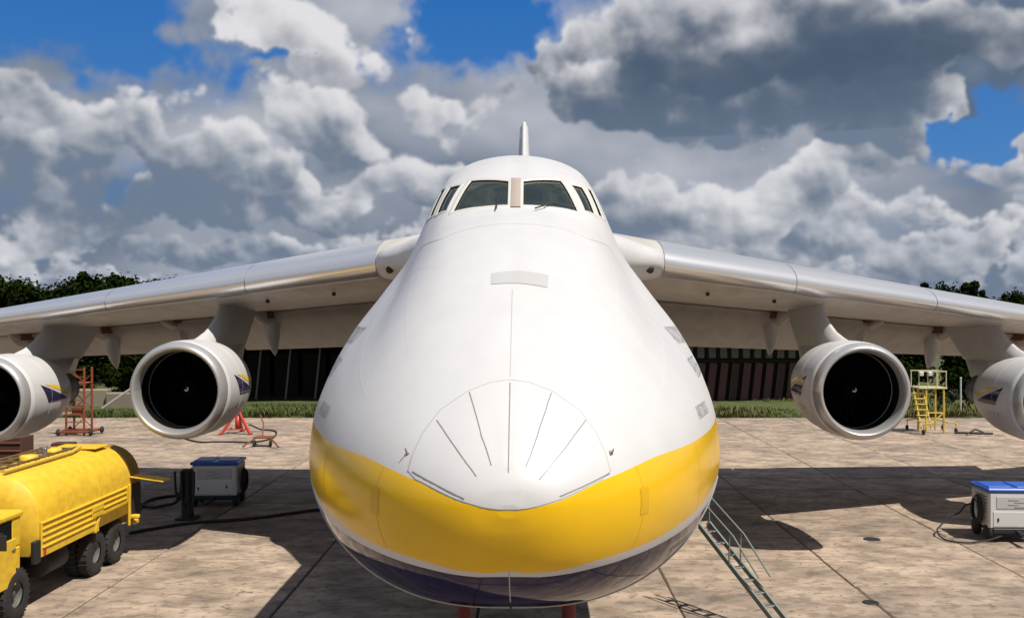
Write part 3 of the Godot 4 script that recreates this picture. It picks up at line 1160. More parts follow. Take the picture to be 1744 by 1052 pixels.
# ---------------------------------------------------------------- engines
func build_engines(plane: Node3D):
	var outer := [[1.295, 0.0], [1.34, -0.03], [1.40, -0.12], [1.445, -0.26], [1.46, -0.34]]
	var lip_p := [[1.165, -0.42], [1.175, -0.30], [1.20, -0.14], [1.24, -0.04], [1.27, -0.005], [1.295, 0.0]]
	lip_p.append_array(outer.slice(1))
	var cowl_p := [[1.425, -0.35], [1.462, -0.36], [1.485, -0.7], [1.495, -1.2], [1.485, -1.9], [1.445, -2.6], [1.38, -3.1], [1.27, -3.6], [1.13, -4.1], [1.11, -4.12], [1.08, -4.0], [1.1, -3.6], [0.9, -3.0]]
	var duct_p := [[1.165, -0.42], [1.16, -0.8], [1.17, -1.25], [1.175, -1.6], [1.175, -2.2]]
	var core_p := [[0.74, -3.2], [0.74, -4.3], [0.68, -5.2], [0.60, -5.8], [0.58, -5.85], [0.60, -6.0], [0.3, -6.1], [0.22, -6.7], [0.0, -7.1]]
	var ax := Vector3(0, 0, 1)
	var cowl := lathe(cowl_p, Vector3.ZERO, ax, 64)
	var lip := lathe(lip_p, Vector3.ZERO, ax, 64)
	var groove := lathe([[1.40, -0.335], [1.43, -0.335], [1.43, -0.365], [1.40, -0.365]], Vector3.ZERO, ax, 64)
	var duct := lathe(duct_p, Vector3.ZERO, ax, 64)
	var ringm := lathe([[1.172, -1.0], [1.15, -1.01], [1.15, -1.05], [1.172, -1.06]], Vector3.ZERO, ax, 64)
	var core := lathe(core_p, Vector3.ZERO, ax, 40)
	var spin := lathe([[0.0, -0.95], [0.06, -0.97], [0.16, -1.08], [0.27, -1.28], [0.34, -1.5], [0.35, -1.62]], Vector3.ZERO, ax, 32)
	var back := lathe([[0.0, -1.95], [1.18, -1.95]], Vector3.ZERO, ax, 48)
	var mark := lathe([[0.012, -0.962], [0.05, -0.955], [0.075, -0.975], [0.06, -0.985]], Vector3.ZERO, ax, 14, 0.3, 4.2)
	var brows := []
	for i in 6:
		var r := lerpf(0.34, 1.15, i / 5.0)
		var tw := lerpf(0.5, 1.05, i / 5.0)
		var ch := lerpf(0.13, 0.19, i / 5.0)
		var row := []
		for e in [[-1.0, 0.0], [-0.3, 0.012], [0.4, 0.012], [1.0, 0.0], [0.4, -0.01], [-0.3, -0.01]]:
			var along: float = e[0] * ch
			row.append(Vector3(along * sin(tw) + e[1] * cos(tw), r, along * cos(tw) - e[1] * sin(tw)))
		brows.append(row)
	var blade := grid(brows, null, true)
	var list := [[10.2, 5.0, 29.9], [-10.2, 5.03, 29.9], [18.05, 4.36, 33.8], [-18.0, 4.45, 33.8]]
	for e in list:
		var o := placed(plane, "engine", cowl, mats.white, Transform3D(Basis.IDENTITY, V(e[0], e[1], e[2]) - plane.position))
		part(o, "intake_lip", lip, mats.lip)
		part(o, "lip_groove", groove, mats.dark)
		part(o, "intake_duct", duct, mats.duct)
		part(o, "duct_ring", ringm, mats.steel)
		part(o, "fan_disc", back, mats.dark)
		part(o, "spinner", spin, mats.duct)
		part(o, "spinner_mark", mark, mats.gpu_white)
		part(o, "exhaust_core", core, mats.dark_steel)
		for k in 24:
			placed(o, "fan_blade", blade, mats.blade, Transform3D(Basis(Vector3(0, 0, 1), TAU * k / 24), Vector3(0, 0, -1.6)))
		for s in [1.0, -1.0]:
			part(o, "navy_mark", cowl_patch([Vector2(-1.05, 17), Vector2(-1.55, -8), Vector2(-3.4, -8)], s, cowl_p), mats.navy)
			part(o, "yellow_mark", cowl_patch([Vector2(-1.35, 16.5), Vector2(-2.1, 15), Vector2(-3.4, 3), Vector2(-3.4, -2)], s, cowl_p), mats.yellow)
			for q in [[-1.5, -19, 0.05, 0.10], [-1.85, -20, 0.04, 0.05], [-2.15, -19, 0.04, 0.06], [-1.75, -26, 0.03, 0.03], [-2.05, -26, 0.04, 0.03]]:
				var a := rad_to_deg(q[3] / 1.48)
				part(o, "stencil", cowl_patch([Vector2(q[0], q[1]), Vector2(q[0] - q[2] * 2, q[1]), Vector2(q[0] - q[2] * 2, q[1] - a * 1.5), Vector2(q[0], q[1] - a * 1.5)], s, cowl_p), mats.title)
		part(o, "cowl_joint", lathe([[1.487, -1.78], [1.496, -1.785], [1.496, -1.80], [1.487, -1.805]], Vector3.ZERO, ax, 64), mats.grey_paint)
		part(o, "cowl_joint", lathe([[1.482, -0.62], [1.486, -0.625], [1.486, -0.64], [1.482, -0.645]], Vector3.ZERO, ax, 64), mats.grey_paint)
		# pylon
		var x: float = e[0]
		var d0: float = e[2]
		var y0: float = e[1]
		var wy := wing_pt(absf(x), 0.1, -1).y
		var k := (wy - y0) / 2.9
		var rows := []
		for l in [[0.0, 3.6, 6.6, 0.22], [0.55, 2.3, 7.0, 0.30], [1.15, 2.6, 7.3, 0.33], [1.30, 0.6, 7.45, 0.33], [1.42, 0.5, 7.6, 0.32], [1.55, 1.2, 7.75, 0.30], [1.70, 2.0, 7.9, 0.28], [1.9, 2.8, 8.1, 0.26], [2.2, 3.5, 8.4, 0.25], [2.55, 4.0, 8.7, 0.25], [2.85, 4.25, 8.9, 0.27], [3.1, 4.3, 9.1, 0.30], [3.4, 4.3, 9.2, 0.30]]:
			var r := []
			for q in 20:
				var b := TAU * q / 20
				var s := (1.0 - cos(b)) / 2
				var th: float = l[3] * (pow(sin(PI * minf(s * 1.9, 0.5)), 0.7) if s < 0.26 else lerpf(1.0, 0.12, pow((s - 0.26) / 0.74, 1.6))) * signf(sin(b))
				if s < 1e-5 or absf(sin(b)) < 1e-4:
					th = 0.0
				r.append(V(x + th, y0 + l[0] * (k if l[0] > 1.2 else 1.0), d0 + lerpf(l[1], l[2] * (1.0 + 0.03 * l[0] if absf(x) > 14 else 1.0) - (0.2 if absf(x) > 14 else 0.0), s)))
			rows.append(r)
		part(plane, "engine_pylon", grid(rows, null, true), mats.white)

# patch on the cowl from a polygon of (z, degrees above the horizontal)
func cowl_patch(poly: Array, side: float, prof: Array) -> ArrayMesh:
	var rad := func(z: float) -> float:
		for i in range(1, 8):
			if z <= prof[i][1] and z >= prof[i + 1][1]:
				return lerpf(prof[i][0], prof[i + 1][0], (z - prof[i][1]) / (prof[i + 1][1] - prof[i][1]))
		return 1.4
	var flat := PackedVector2Array(poly)
	var tri := Geometry2D.triangulate_polygon(flat)
	var todo := []
	for k in range(0, tri.size(), 3):
		todo.append([flat[tri[k]], flat[tri[k + 1]], flat[tri[k + 2]]])
	var vs := PackedVector3Array()
	var ns := PackedVector3Array()
	while todo.size() > 0:
		var t: Array = todo.pop_back()
		var big := -1
		var most := 0.18
		for k in 3:
			var dd: Vector2 = t[k] - t[(k + 1) % 3]
			var l := Vector2(dd.x, dd.y * 0.026).length()
			if l > most:
				most = l
				big = k
		if big >= 0:
			var m: Vector2 = (t[big] + t[(big + 1) % 3]) / 2
			todo.append([t[big], m, t[(big + 2) % 3]])
			todo.append([m, t[(big + 1) % 3], t[(big + 2) % 3]])
			continue
		for p in t:
			var a := deg_to_rad(p.y)
			var n := Vector3(cos(a) * side, sin(a), 0)
			vs.append(n * (rad.call(p.x) + 0.008) + Vector3(0, 0, p.x))
			ns.append(n)
	return with_normals(vs, ns, PackedInt32Array(range(vs.size())))

# ---------------------------------------------------------------- tail
func build_tail(plane: Node3D):
	var rows := []
	for e in [[10.2, 59.0, 76.5, 1.0], [12.5, 62.2, 77.3, 0.86], [16.0, 66.8, 78.6, 0.66], [19.5, 71.3, 79.8, 0.48], [21.2, 73.4, 80.3, 0.38], [21.5, 74.3, 80.2, 0.12]]:
		var r := []
		for q in 24:
			var b := TAU * q / 24
			var s := (1.0 - cos(b)) / 2
			r.append(V(e[3] * 1.6 * (sqrt(s) - s) * 2.0 * signf(sin(b)), e[0], lerpf(e[1], e[2], s)))
		rows.append(r)
	var fin := part(plane, "tail_fin", grid(rows, null, true, true), mats.white)
	part(fin, "fin_leading_edge", tube([V(0, 11.0, 60.2), V(0, 16.0, 66.75), V(0, 21.3, 73.5)], 0.16, 8), mats.white)
	for s in [-1.0, 1.0]:
		part(fin, "rudder_panel", plate([V(0.55 * s, 12.0, 71.0), V(0.30 * s, 20.2, 76.0), V(0.22 * s, 20.2, 78.8), V(0.3 * s, 12.0, 76.0)], Vector3(0.03 * s, 0, 0)), mats.navy)
		rows = []
		for e in [[0.4, 66.5, 74.0, 0.42], [10.4, 73.8, 77.4, 0.16]]:
			var r := []
			for q in 20:
				var b := TAU * q / 20
				var t := (1.0 - cos(b)) / 2
				r.append(V(e[0] * s, 8.9 - e[0] * 0.05 + e[3] * 2.0 * (sqrt(t) - t) * signf(sin(b)), lerpf(e[1], e[2], t)))
			rows.append(r)
		part(plane, "tailplane", grid(rows, null, true, true), mats.wing_grey)

# ---------------------------------------------------------------- landing gear
func build_gear(plane: Node3D):
	var wheel_p := [[0.0, -0.17], [0.30, -0.17], [0.33, -0.20], [0.52, -0.20], [0.585, -0.14], [0.60, 0.0], [0.585, 0.14], [0.52, 0.20], [0.33, 0.20], [0.30, 0.17], [0.0, 0.17]]
	var tyre := lathe(wheel_p, Vector3.ZERO, Vector3.RIGHT, 32)
	var hub := lathe([[0.0, -0.18], [0.26, -0.18], [0.29, -0.15], [0.29, 0.15], [0.26, 0.18], [0.0, 0.18]], Vector3.ZERO, Vector3.RIGHT, 20)
	for s in [-1.0, 1.0]:
		var leg := part(plane, "nose_gear", tubes([[[V(0.98 * s, 2.8, 19.0), V(0.98 * s, 0.6, 19.0)], 0.13], [[V(0.98 * s, 2.7, 20.4), V(0.98 * s, 1.2, 19.1)], 0.07]], 14), mats.gear_red)
		for q in [-0.32, 0.32]:
			var w := part(leg, "tyre", tyre, mats.rubber)
			w.position = V(0.98 * s + q, 0.6, 19.0)
			var h := part(leg, "wheel_hub", hub, mats.gear_red)
			h.position = w.position
		part(leg, "gear_door", boxes([[Vector3(0.04, 0.5, 1.2), V(1.3 * s, 2.5, 19.4), 0.01, Basis(Vector3(0, 0, 1), 0.15 * s)]]), mats.gear_red)
		rows_sponson(plane, s)
		for k in 5:
			var d := 39.5 + 1.75 * k
			var g := part(plane, "main_gear", tubes([[[V(3.4 * s, 2.4, d), V(3.4 * s, 0.62, d)], 0.14]], 12), mats.steel)
			for q in [-0.34, 0.34]:
				var w := part(g, "tyre", tyre, mats.rubber)
				w.position = V(3.4 * s + q, 0.6, d)

func rows_sponson(plane: Node3D, s: float):
	var rows := []
	for e in [[35.0, 0.1], [37.0, 0.75], [40.0, 1.0], [46.0, 1.0], [49.0, 0.7], [52.0, 0.1]]:
		var r := []
		for q in 16:
			var b := TAU * q / 16
			r.append(V((3.3 + cos(b) * 0.95 * e[1]) * s, 2.9 + sin(b) * 1.35 * e[1], e[0]))
		rows.append(r)
	part(plane, "gear_fairing", grid(rows, null, true, true), mats.white)
# ================================================================ ground
func structure(called: String, mesh: Mesh, material: Material) -> MeshInstance3D:
	var m := part(self, called, mesh, material)
	m.set_meta("kind", "structure")
	return m

func concrete(seed_: int) -> Array:
	var n := 640
	var tone := noise(seed_, 0.006, 5).get_seamless_image(n, n)
	var spots := noise(seed_ + 1, 0.022, 5).get_seamless_image(n, n)
	var grain := noise(seed_ + 2, 0.16, 3).get_seamless_image(n, n)
	var cell := noise(seed_ + 3, 0.011, 2, FastNoiseLite.TYPE_CELLULAR)
	cell.cellular_return_type = FastNoiseLite.RETURN_DISTANCE2_SUB
	cell.domain_warp_enabled = true
	cell.domain_warp_amplitude = 24.0
	cell.domain_warp_frequency = 0.02
	var crack := cell.get_seamless_image(n, n, false, false, 0.1, true)
	var a := tone.get_data()
	var b := spots.get_data()
	var c := grain.get_data()
	var d := crack.get_data()
	var out := PackedByteArray()
	out.resize(n * n * 3)
	var hgt := PackedByteArray()
	hgt.resize(n * n)
	var col := Color(0.335, 0.262, 0.198)
	var stain := Color(0.135, 0.105, 0.078)
	for y in n:
		for x in n:
			var i := y * n + x
			var streak := a[((y * 2) % n) * n + x] / 255.0
			var k := 0.58 + 0.80 * (a[i] / 255.0) + 0.20 * (b[i] / 255.0 - 0.5) + 0.22 * (c[i] / 255.0 - 0.5)
			var s := clampf((b[i] / 255.0 - 0.53) * 3.0, 0.0, 0.58) + clampf((streak - 0.60) * 2.5, 0.0, 0.35)
			var cr := 0.0
			if d[i] < 9 and a[i] > 132:
				cr = 0.75
			var q := col.lerp(stain, minf(s, 0.7)) * k
			q = q.lerp(Color(0.045, 0.035, 0.025), cr)
			q = q.linear_to_srgb()
			out[i * 3] = int(clampf(q.r, 0, 1) * 255)
			out[i * 3 + 1] = int(clampf(q.g, 0, 1) * 255)
			out[i * 3 + 2] = int(clampf(q.b, 0, 1) * 255)
			hgt[i] = int(clampf(c[i] * 0.5 + b[i] * 0.4 - cr * 60.0, 0, 255))
	var h := Image.create_from_data(n, n, false, Image.FORMAT_L8, hgt)
	h.convert(Image.FORMAT_RGBA8)
	h.bump_map_to_normal_map(1.2)
	return [ImageTexture.create_from_image(Image.create_from_data(n, n, false, Image.FORMAT_RGB8, out)), ImageTexture.create_from_image(h)]

func build_ground():
	# land out to the horizon
	var land := mat("land", Color(0.045, 0.055, 0.018), 0.95)
	structure("ground", box(Vector3(4000, 1.0, 4000), Vector3(0, -0.72, 0), 0.01), land)
	var filler := mat("joint_filler", Color(0.06, 0.045, 0.032), 0.95)
	var apron := structure("apron", box(Vector3(110, 0.12, 92), V(0, -0.1, 27.0), 0.01), filler)
	var t := concrete(41)
	var cm := []
	for k in 4:
		var m := mat("concrete_%d" % k, [Color(0.98, 0.98, 0.98), Color(0.86, 0.86, 0.87), Color(1.0, 0.985, 0.97), Color(0.76, 0.76, 0.77)][k], 0.88)
		m.albedo_texture = t[0]
		m.normal_enabled = true
		m.normal_texture = t[1]
		m.normal_scale = 0.6
		m.uv1_triplanar = true
		m.uv1_world_triplanar = true
		m.uv1_scale = Vector3(0.115, 0.115, 0.145)
		m.uv1_offset = Vector3(0.37 * k, 0.21 * k, 0.63 * k)
		cm.append(m)
	# slabs of 5 by 3 metres, some with a broken corner or an edge worn back
	var shapes := []
	for k in 5:
		var g := 0.03 + 0.008 * k
		shapes.append(box(Vector3(5.0 - g, 0.2, 3.05 - g * 2.0), Vector3(0, -0.1, 0), 0.018 + 0.004 * k))
	var spots := []
	for i in range(-11, 11):
		for j in range(-13, 16):
			var x := 1.5 + 5.0 * i
			var d := 27.2 + 3.05 * j - 1.525
			var seen := 1.0 if d > 19.0 and absf(x) < d * 0.55 + 4.0 else 0.0
			spots.append([seen * 1000.0 - absf(d - 20.0), x, d])
	spots.sort_custom(func(p, q): return p[0] > q[0])
	var st := SurfaceTool.new()
	st.begin(Mesh.PRIMITIVE_TRIANGLES)
	for n in spots.size():
		var tilt := Basis(Vector3(rng.randf_range(-1, 1), 0, rng.randf_range(-1, 1)).normalized(), rng.randf_range(0, 0.0022))
		var tr := Transform3D(tilt, V(spots[n][1], rng.randf_range(-0.008, 0.004), spots[n][2]))
		var sh: Mesh = shapes[rng.randi() % 5]
		var r := rng.randf()
		var m: Material = cm[0 if r < 0.4 else 1 if r < 0.65 else 2 if r < 0.88 else 3]
		if n < 300:
			placed(apron, "concrete_slab", sh, m, tr)
		else:
			st.append_from(sh, 0, tr)
	var rest := part(apron, "concrete_slabs", st.commit(), cm[0])
	rest.set_meta("kind", "stuff")
	# oval tie-down recesses
	for p in [[11.42, 32.9, 0.27], [8.9, 25.6, 0.20]]:
		part(apron, "tie_down_recess", lathe([[0.0, 0.010], [p[2] - 0.07, 0.010], [p[2] - 0.05, 0.016], [p[2], 0.012], [p[2] + 0.01, 0.0]], V(p[0], 0.004, p[1]), Vector3.UP, 24), mats.dark)
	# grass beyond the apron
	var soil := NoiseTexture2D.new()
	soil.width = 512
	soil.height = 512
	soil.seamless = true
	soil.noise = noise(77, 0.02, 5)
	var ramp := Gradient.new()
	ramp.set_color(0, sp(Color(0.03, 0.045, 0.007)))
	ramp.set_color(1, sp(Color(0.085, 0.10, 0.02)))
	soil.color_ramp = ramp
	var turf := mat("turf", Color(1, 1, 1), 0.95)
	turf.albedo_texture = soil
	turf.uv1_triplanar = true
	turf.uv1_world_triplanar = true
	turf.uv1_scale = Vector3(0.11, 0.11, 0.11)
	var hump := noise(8, 0.12, 3)
	var rows := []
	for j in 34:
		var r := []
		for i in 121:
			var x := -90.0 + 1.5 * i
			var d := 72.4 + j * 1.9
			var y := -0.12 if j == 0 else 0.02 + 0.16 * hump.get_noise_2d(x, d) + 0.12 * minf(j / 4.0, 1.0)
			r.append(V(x, y, d + hump.get_noise_2d(x * 2.0, 7.0) * 0.9 * (1.0 if j < 2 else 0.0)))
		rows.append(r)
	structure("grass_verge", grid(rows, Vector3(0, -50, -90)), turf)
	# tufts
	var tm := mat("grass_blade", Color(1, 1, 1), 0.8)
	tm.vertex_color_use_as_albedo = true
	var tuft := tuft_mesh(9, 0.34, 0.018)
	var mm := MultiMesh.new()
	mm.transform_format = MultiMesh.TRANSFORM_3D
	mm.use_colors = true
	mm.mesh = tuft
	var cnt := 16000
	mm.instance_count = cnt
	var patch := noise(91, 0.08, 3)
	for k in cnt:
		var x := rng.randf_range(-44, 46)
		var d := 72.8 + 16.0 * pow(rng.randf(), 1.3)
		var p := patch.get_noise_2d(x, d)
		var s := rng.randf_range(0.3, 0.8) * (1.0 + p * 1.7) * (1.6 if x > 31 and d > 76.0 else 1.0)
		var y := 0.05 + 0.16 * hump.get_noise_2d(x, d)
		mm.set_instance_transform(k, Transform3D(Basis(Vector3.UP, rng.randf() * TAU).scaled(Vector3(s, s, s)), V(x, y, d)))
		var dry := clampf(rng.randf() * 0.6 + p * 0.9 + (0.2 if x > 10 else -0.2), 0, 1)
		mm.set_instance_color(k, Color(0.035, 0.065, 0.006).lerp(Color(0.10, 0.10, 0.022), dry) * rng.randf_range(0.7, 1.25))
	var gi := MultiMeshInstance3D.new()
	gi.name = "grass"
	gi.multimesh = mm
	gi.material_override = tm
	gi.set_meta("kind", "stuff")
	gi.set_meta("label", "rough green and straw-coloured grass along the far edge of the concrete")
	gi.set_meta("category", "grass")
	add_child(gi, true)

func tuft_mesh(n: int, h: float, w: float) -> ArrayMesh:
	var r := RandomNumberGenerator.new()
	r.seed = 5
	var st := SurfaceTool.new()
	st.begin(Mesh.PRIMITIVE_TRIANGLES)
	for k in n:
		var a := r.randf() * TAU
		var o := Vector3(cos(a), 0, sin(a)) * r.randf_range(0.02, 0.22)
		var lean := Vector3(cos(a), 0, sin(a)) * r.randf_range(0.05, 0.25)
		var side := Vector3(-sin(a), 0, cos(a)) * w * 1.6
		var hh := h * r.randf_range(0.6, 1.3)
		for v in [o - side, o + lean * 0.6 + Vector3(0, hh * 0.6, 0) - side * 0.7, o + side, o + side, o + lean * 0.6 + Vector3(0, hh * 0.6, 0) - side * 0.7, o + lean * 0.6 + Vector3(0, hh * 0.6, 0) + side * 0.7, o + lean * 0.6 + Vector3(0, hh * 0.6, 0) - side * 0.7, o + lean + Vector3(0, hh, 0), o + lean * 0.6 + Vector3(0, hh * 0.6, 0) + side * 0.7]:
			st.set_normal(Vector3(0, 1, 0.3).normalized())
			st.set_color(Color.WHITE)
			st.add_vertex(v)
	return st.commit()

# ================================================================ sheds behind the apron
func build_hangar():
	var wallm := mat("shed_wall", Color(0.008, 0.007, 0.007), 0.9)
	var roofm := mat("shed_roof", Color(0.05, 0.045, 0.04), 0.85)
	var postm := mat("shed_post", Color(0.14, 0.125, 0.12), 0.8)
	var doorm := mat("door_brown", Color(0.10, 0.042, 0.038), 0.7)
	var doorm2 := mat("door_dark", Color(0.05, 0.028, 0.026), 0.75)
	var pane_m := mat("shed_glass", Color(0.10, 0.115, 0.085), 0.15)
	# open-fronted shed on the left
	var o := thing("open_shed", "long dark open-fronted shed with thin posts, left of the aircraft's nose", "shed", V(-21.5, 0, 90))
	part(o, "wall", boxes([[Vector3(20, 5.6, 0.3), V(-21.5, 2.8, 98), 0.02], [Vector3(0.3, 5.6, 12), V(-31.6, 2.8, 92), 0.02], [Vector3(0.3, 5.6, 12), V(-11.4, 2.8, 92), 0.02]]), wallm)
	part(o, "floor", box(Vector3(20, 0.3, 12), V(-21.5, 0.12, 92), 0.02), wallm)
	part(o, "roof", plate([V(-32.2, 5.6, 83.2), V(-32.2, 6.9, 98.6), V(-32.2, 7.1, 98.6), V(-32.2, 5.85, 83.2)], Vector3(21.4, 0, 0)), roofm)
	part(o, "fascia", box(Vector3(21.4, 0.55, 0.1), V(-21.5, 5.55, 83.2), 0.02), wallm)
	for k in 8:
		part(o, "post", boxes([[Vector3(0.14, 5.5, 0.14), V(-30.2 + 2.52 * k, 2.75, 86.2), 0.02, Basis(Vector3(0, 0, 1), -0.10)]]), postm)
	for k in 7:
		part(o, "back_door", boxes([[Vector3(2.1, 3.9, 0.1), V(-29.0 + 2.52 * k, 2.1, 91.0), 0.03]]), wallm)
	# shed with tall door leaves on the right
	var s := thing("door_shed", "low dark shed fronted by leaning maroon door leaves under a row of small windows", "shed", V(20, 0, 90))
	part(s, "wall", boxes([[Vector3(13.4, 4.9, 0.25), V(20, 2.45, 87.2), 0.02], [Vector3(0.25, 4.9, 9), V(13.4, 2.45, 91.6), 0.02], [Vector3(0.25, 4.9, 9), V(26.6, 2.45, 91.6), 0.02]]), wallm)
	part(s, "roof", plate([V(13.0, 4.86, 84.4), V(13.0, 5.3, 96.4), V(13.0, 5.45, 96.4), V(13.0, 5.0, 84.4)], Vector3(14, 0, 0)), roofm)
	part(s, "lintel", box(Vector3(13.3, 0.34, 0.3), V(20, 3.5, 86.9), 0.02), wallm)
	for k in 13:
		var x := 14.1 + 0.98 * k
		var lf := part(s, "door_leaf", boxes([[Vector3(0.62, 3.3, 0.07), V(x, 1.68, 86.75), 0.015, Basis(Vector3(0, 0, 1), -0.11) * Basis(Vector3(0, 1, 0), 0.25 if k % 3 == 1 else 0.05)]]), doorm if k % 4 != 0 else doorm2)
		part(lf, "edge_strip", boxes([[Vector3(0.07, 3.3, 0.09), V(x - 0.3, 1.68, 86.72), 0.012, Basis(Vector3(0, 0, 1), -0.11)]]), postm if k % 3 == 1 else doorm)
		var win := part(s, "window", boxes([[Vector3(0.6, 0.98, 0.06), V(x + 0.12, 4.22, 87.03), 0.012]]), pane_m)
		part(win, "window_bar", boxes([[Vector3(0.6, 0.05, 0.05), V(x + 0.12, 4.34, 86.99), 0.01], [Vector3(0.05, 0.98, 0.05), V(x - 0.2, 4.22, 86.99), 0.01]]), postm)
		part(s, "pillar", boxes([[Vector3(0.24, 1.3, 0.16), V(x + 0.58, 4.2, 86.95), 0.015]]), wallm)

# ================================================================ trees
func crown_mesh(seed_: int, kind: String) -> ArrayMesh:
	var r := RandomNumberGenerator.new()
	r.seed = seed_
	var blobs := []
	var leaves := 5600
	var size := 0.30
	if kind == "round":
		for k in 17:
			var a := r.randf() * TAU
			var h := r.randf_range(0.22, 0.93)
			var spread := 0.30 * sin(PI * clampf(h * 0.9 + 0.08, 0, 1)) + 0.06
			blobs.append([Vector3(cos(a) * spread * r.randf_range(0.4, 1.15), h, sin(a) * spread * r.randf_range(0.4, 1.15)), r.randf_range(0.10, 0.19)])
	elif kind == "poplar":
		leaves = 2400
		for k in 14:
			var h := 0.12 + 0.82 * k / 13.0
			var a := r.randf() * TAU
			blobs.append([Vector3(cos(a) * 0.025, h, sin(a) * 0.025), 0.085 * (1.15 - pow(absf(h - 0.45) * 1.5, 2.0) * 0.9) * r.randf_range(0.8, 1.1)])
	elif kind == "cone":
		leaves = 2200
		for k in 13:
			var h := 0.1 + 0.86 * k / 12.0
			var a := r.randf() * TAU
			blobs.append([Vector3(cos(a) * 0.03, h, sin(a) * 0.03), 0.20 * (1.06 - h) * r.randf_range(0.85, 1.2) + 0.015])
	else: # bush
		leaves = 1300
		for k in 11:
			var a := r.randf() * TAU
			blobs.append([Vector3(cos(a) * r.randf_range(0.1, 0.6), r.randf_range(0.2, 0.75), sin(a) * r.randf_range(0.1, 0.5)), r.randf_range(0.2, 0.34)])
	var st := SurfaceTool.new()
	st.begin(Mesh.PRIMITIVE_TRIANGLES)
	for k in leaves:
		var b: Array = blobs[r.randi() % blobs.size()]
		var dir := Vector3(r.randfn(), r.randfn(), r.randfn()).normalized()
		var c: Vector3 = b[0] + dir * b[1] * pow(r.randf(), 0.45) * r.randf_range(0.75, 1.2)
		var n := (dir + Vector3(r.randf() - 0.5, r.randf() - 0.3, r.randf() - 0.5) * 1.3).normalized()
		var u := n.cross(Vector3(r.randf() - 0.5, r.randf() - 0.5, r.randf() - 0.5)).normalized()
		var w := n.cross(u)
		var s := 0.022 * r.randf_range(0.55, 1.25) * (1.0 if kind != "bush" else 2.6)
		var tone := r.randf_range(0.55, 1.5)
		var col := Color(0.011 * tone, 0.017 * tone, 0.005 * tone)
		var q := [c - u * s - w * s * 0.55, c + u * s * 0.1 - w * s, c + u * s, c + w * s * 0.8]
		for v in [q[0], q[2], q[1], q[0], q[3], q[2]]:
			st.set_normal(n)
			st.set_color(col)
			st.add_vertex(v)
	return st.commit()

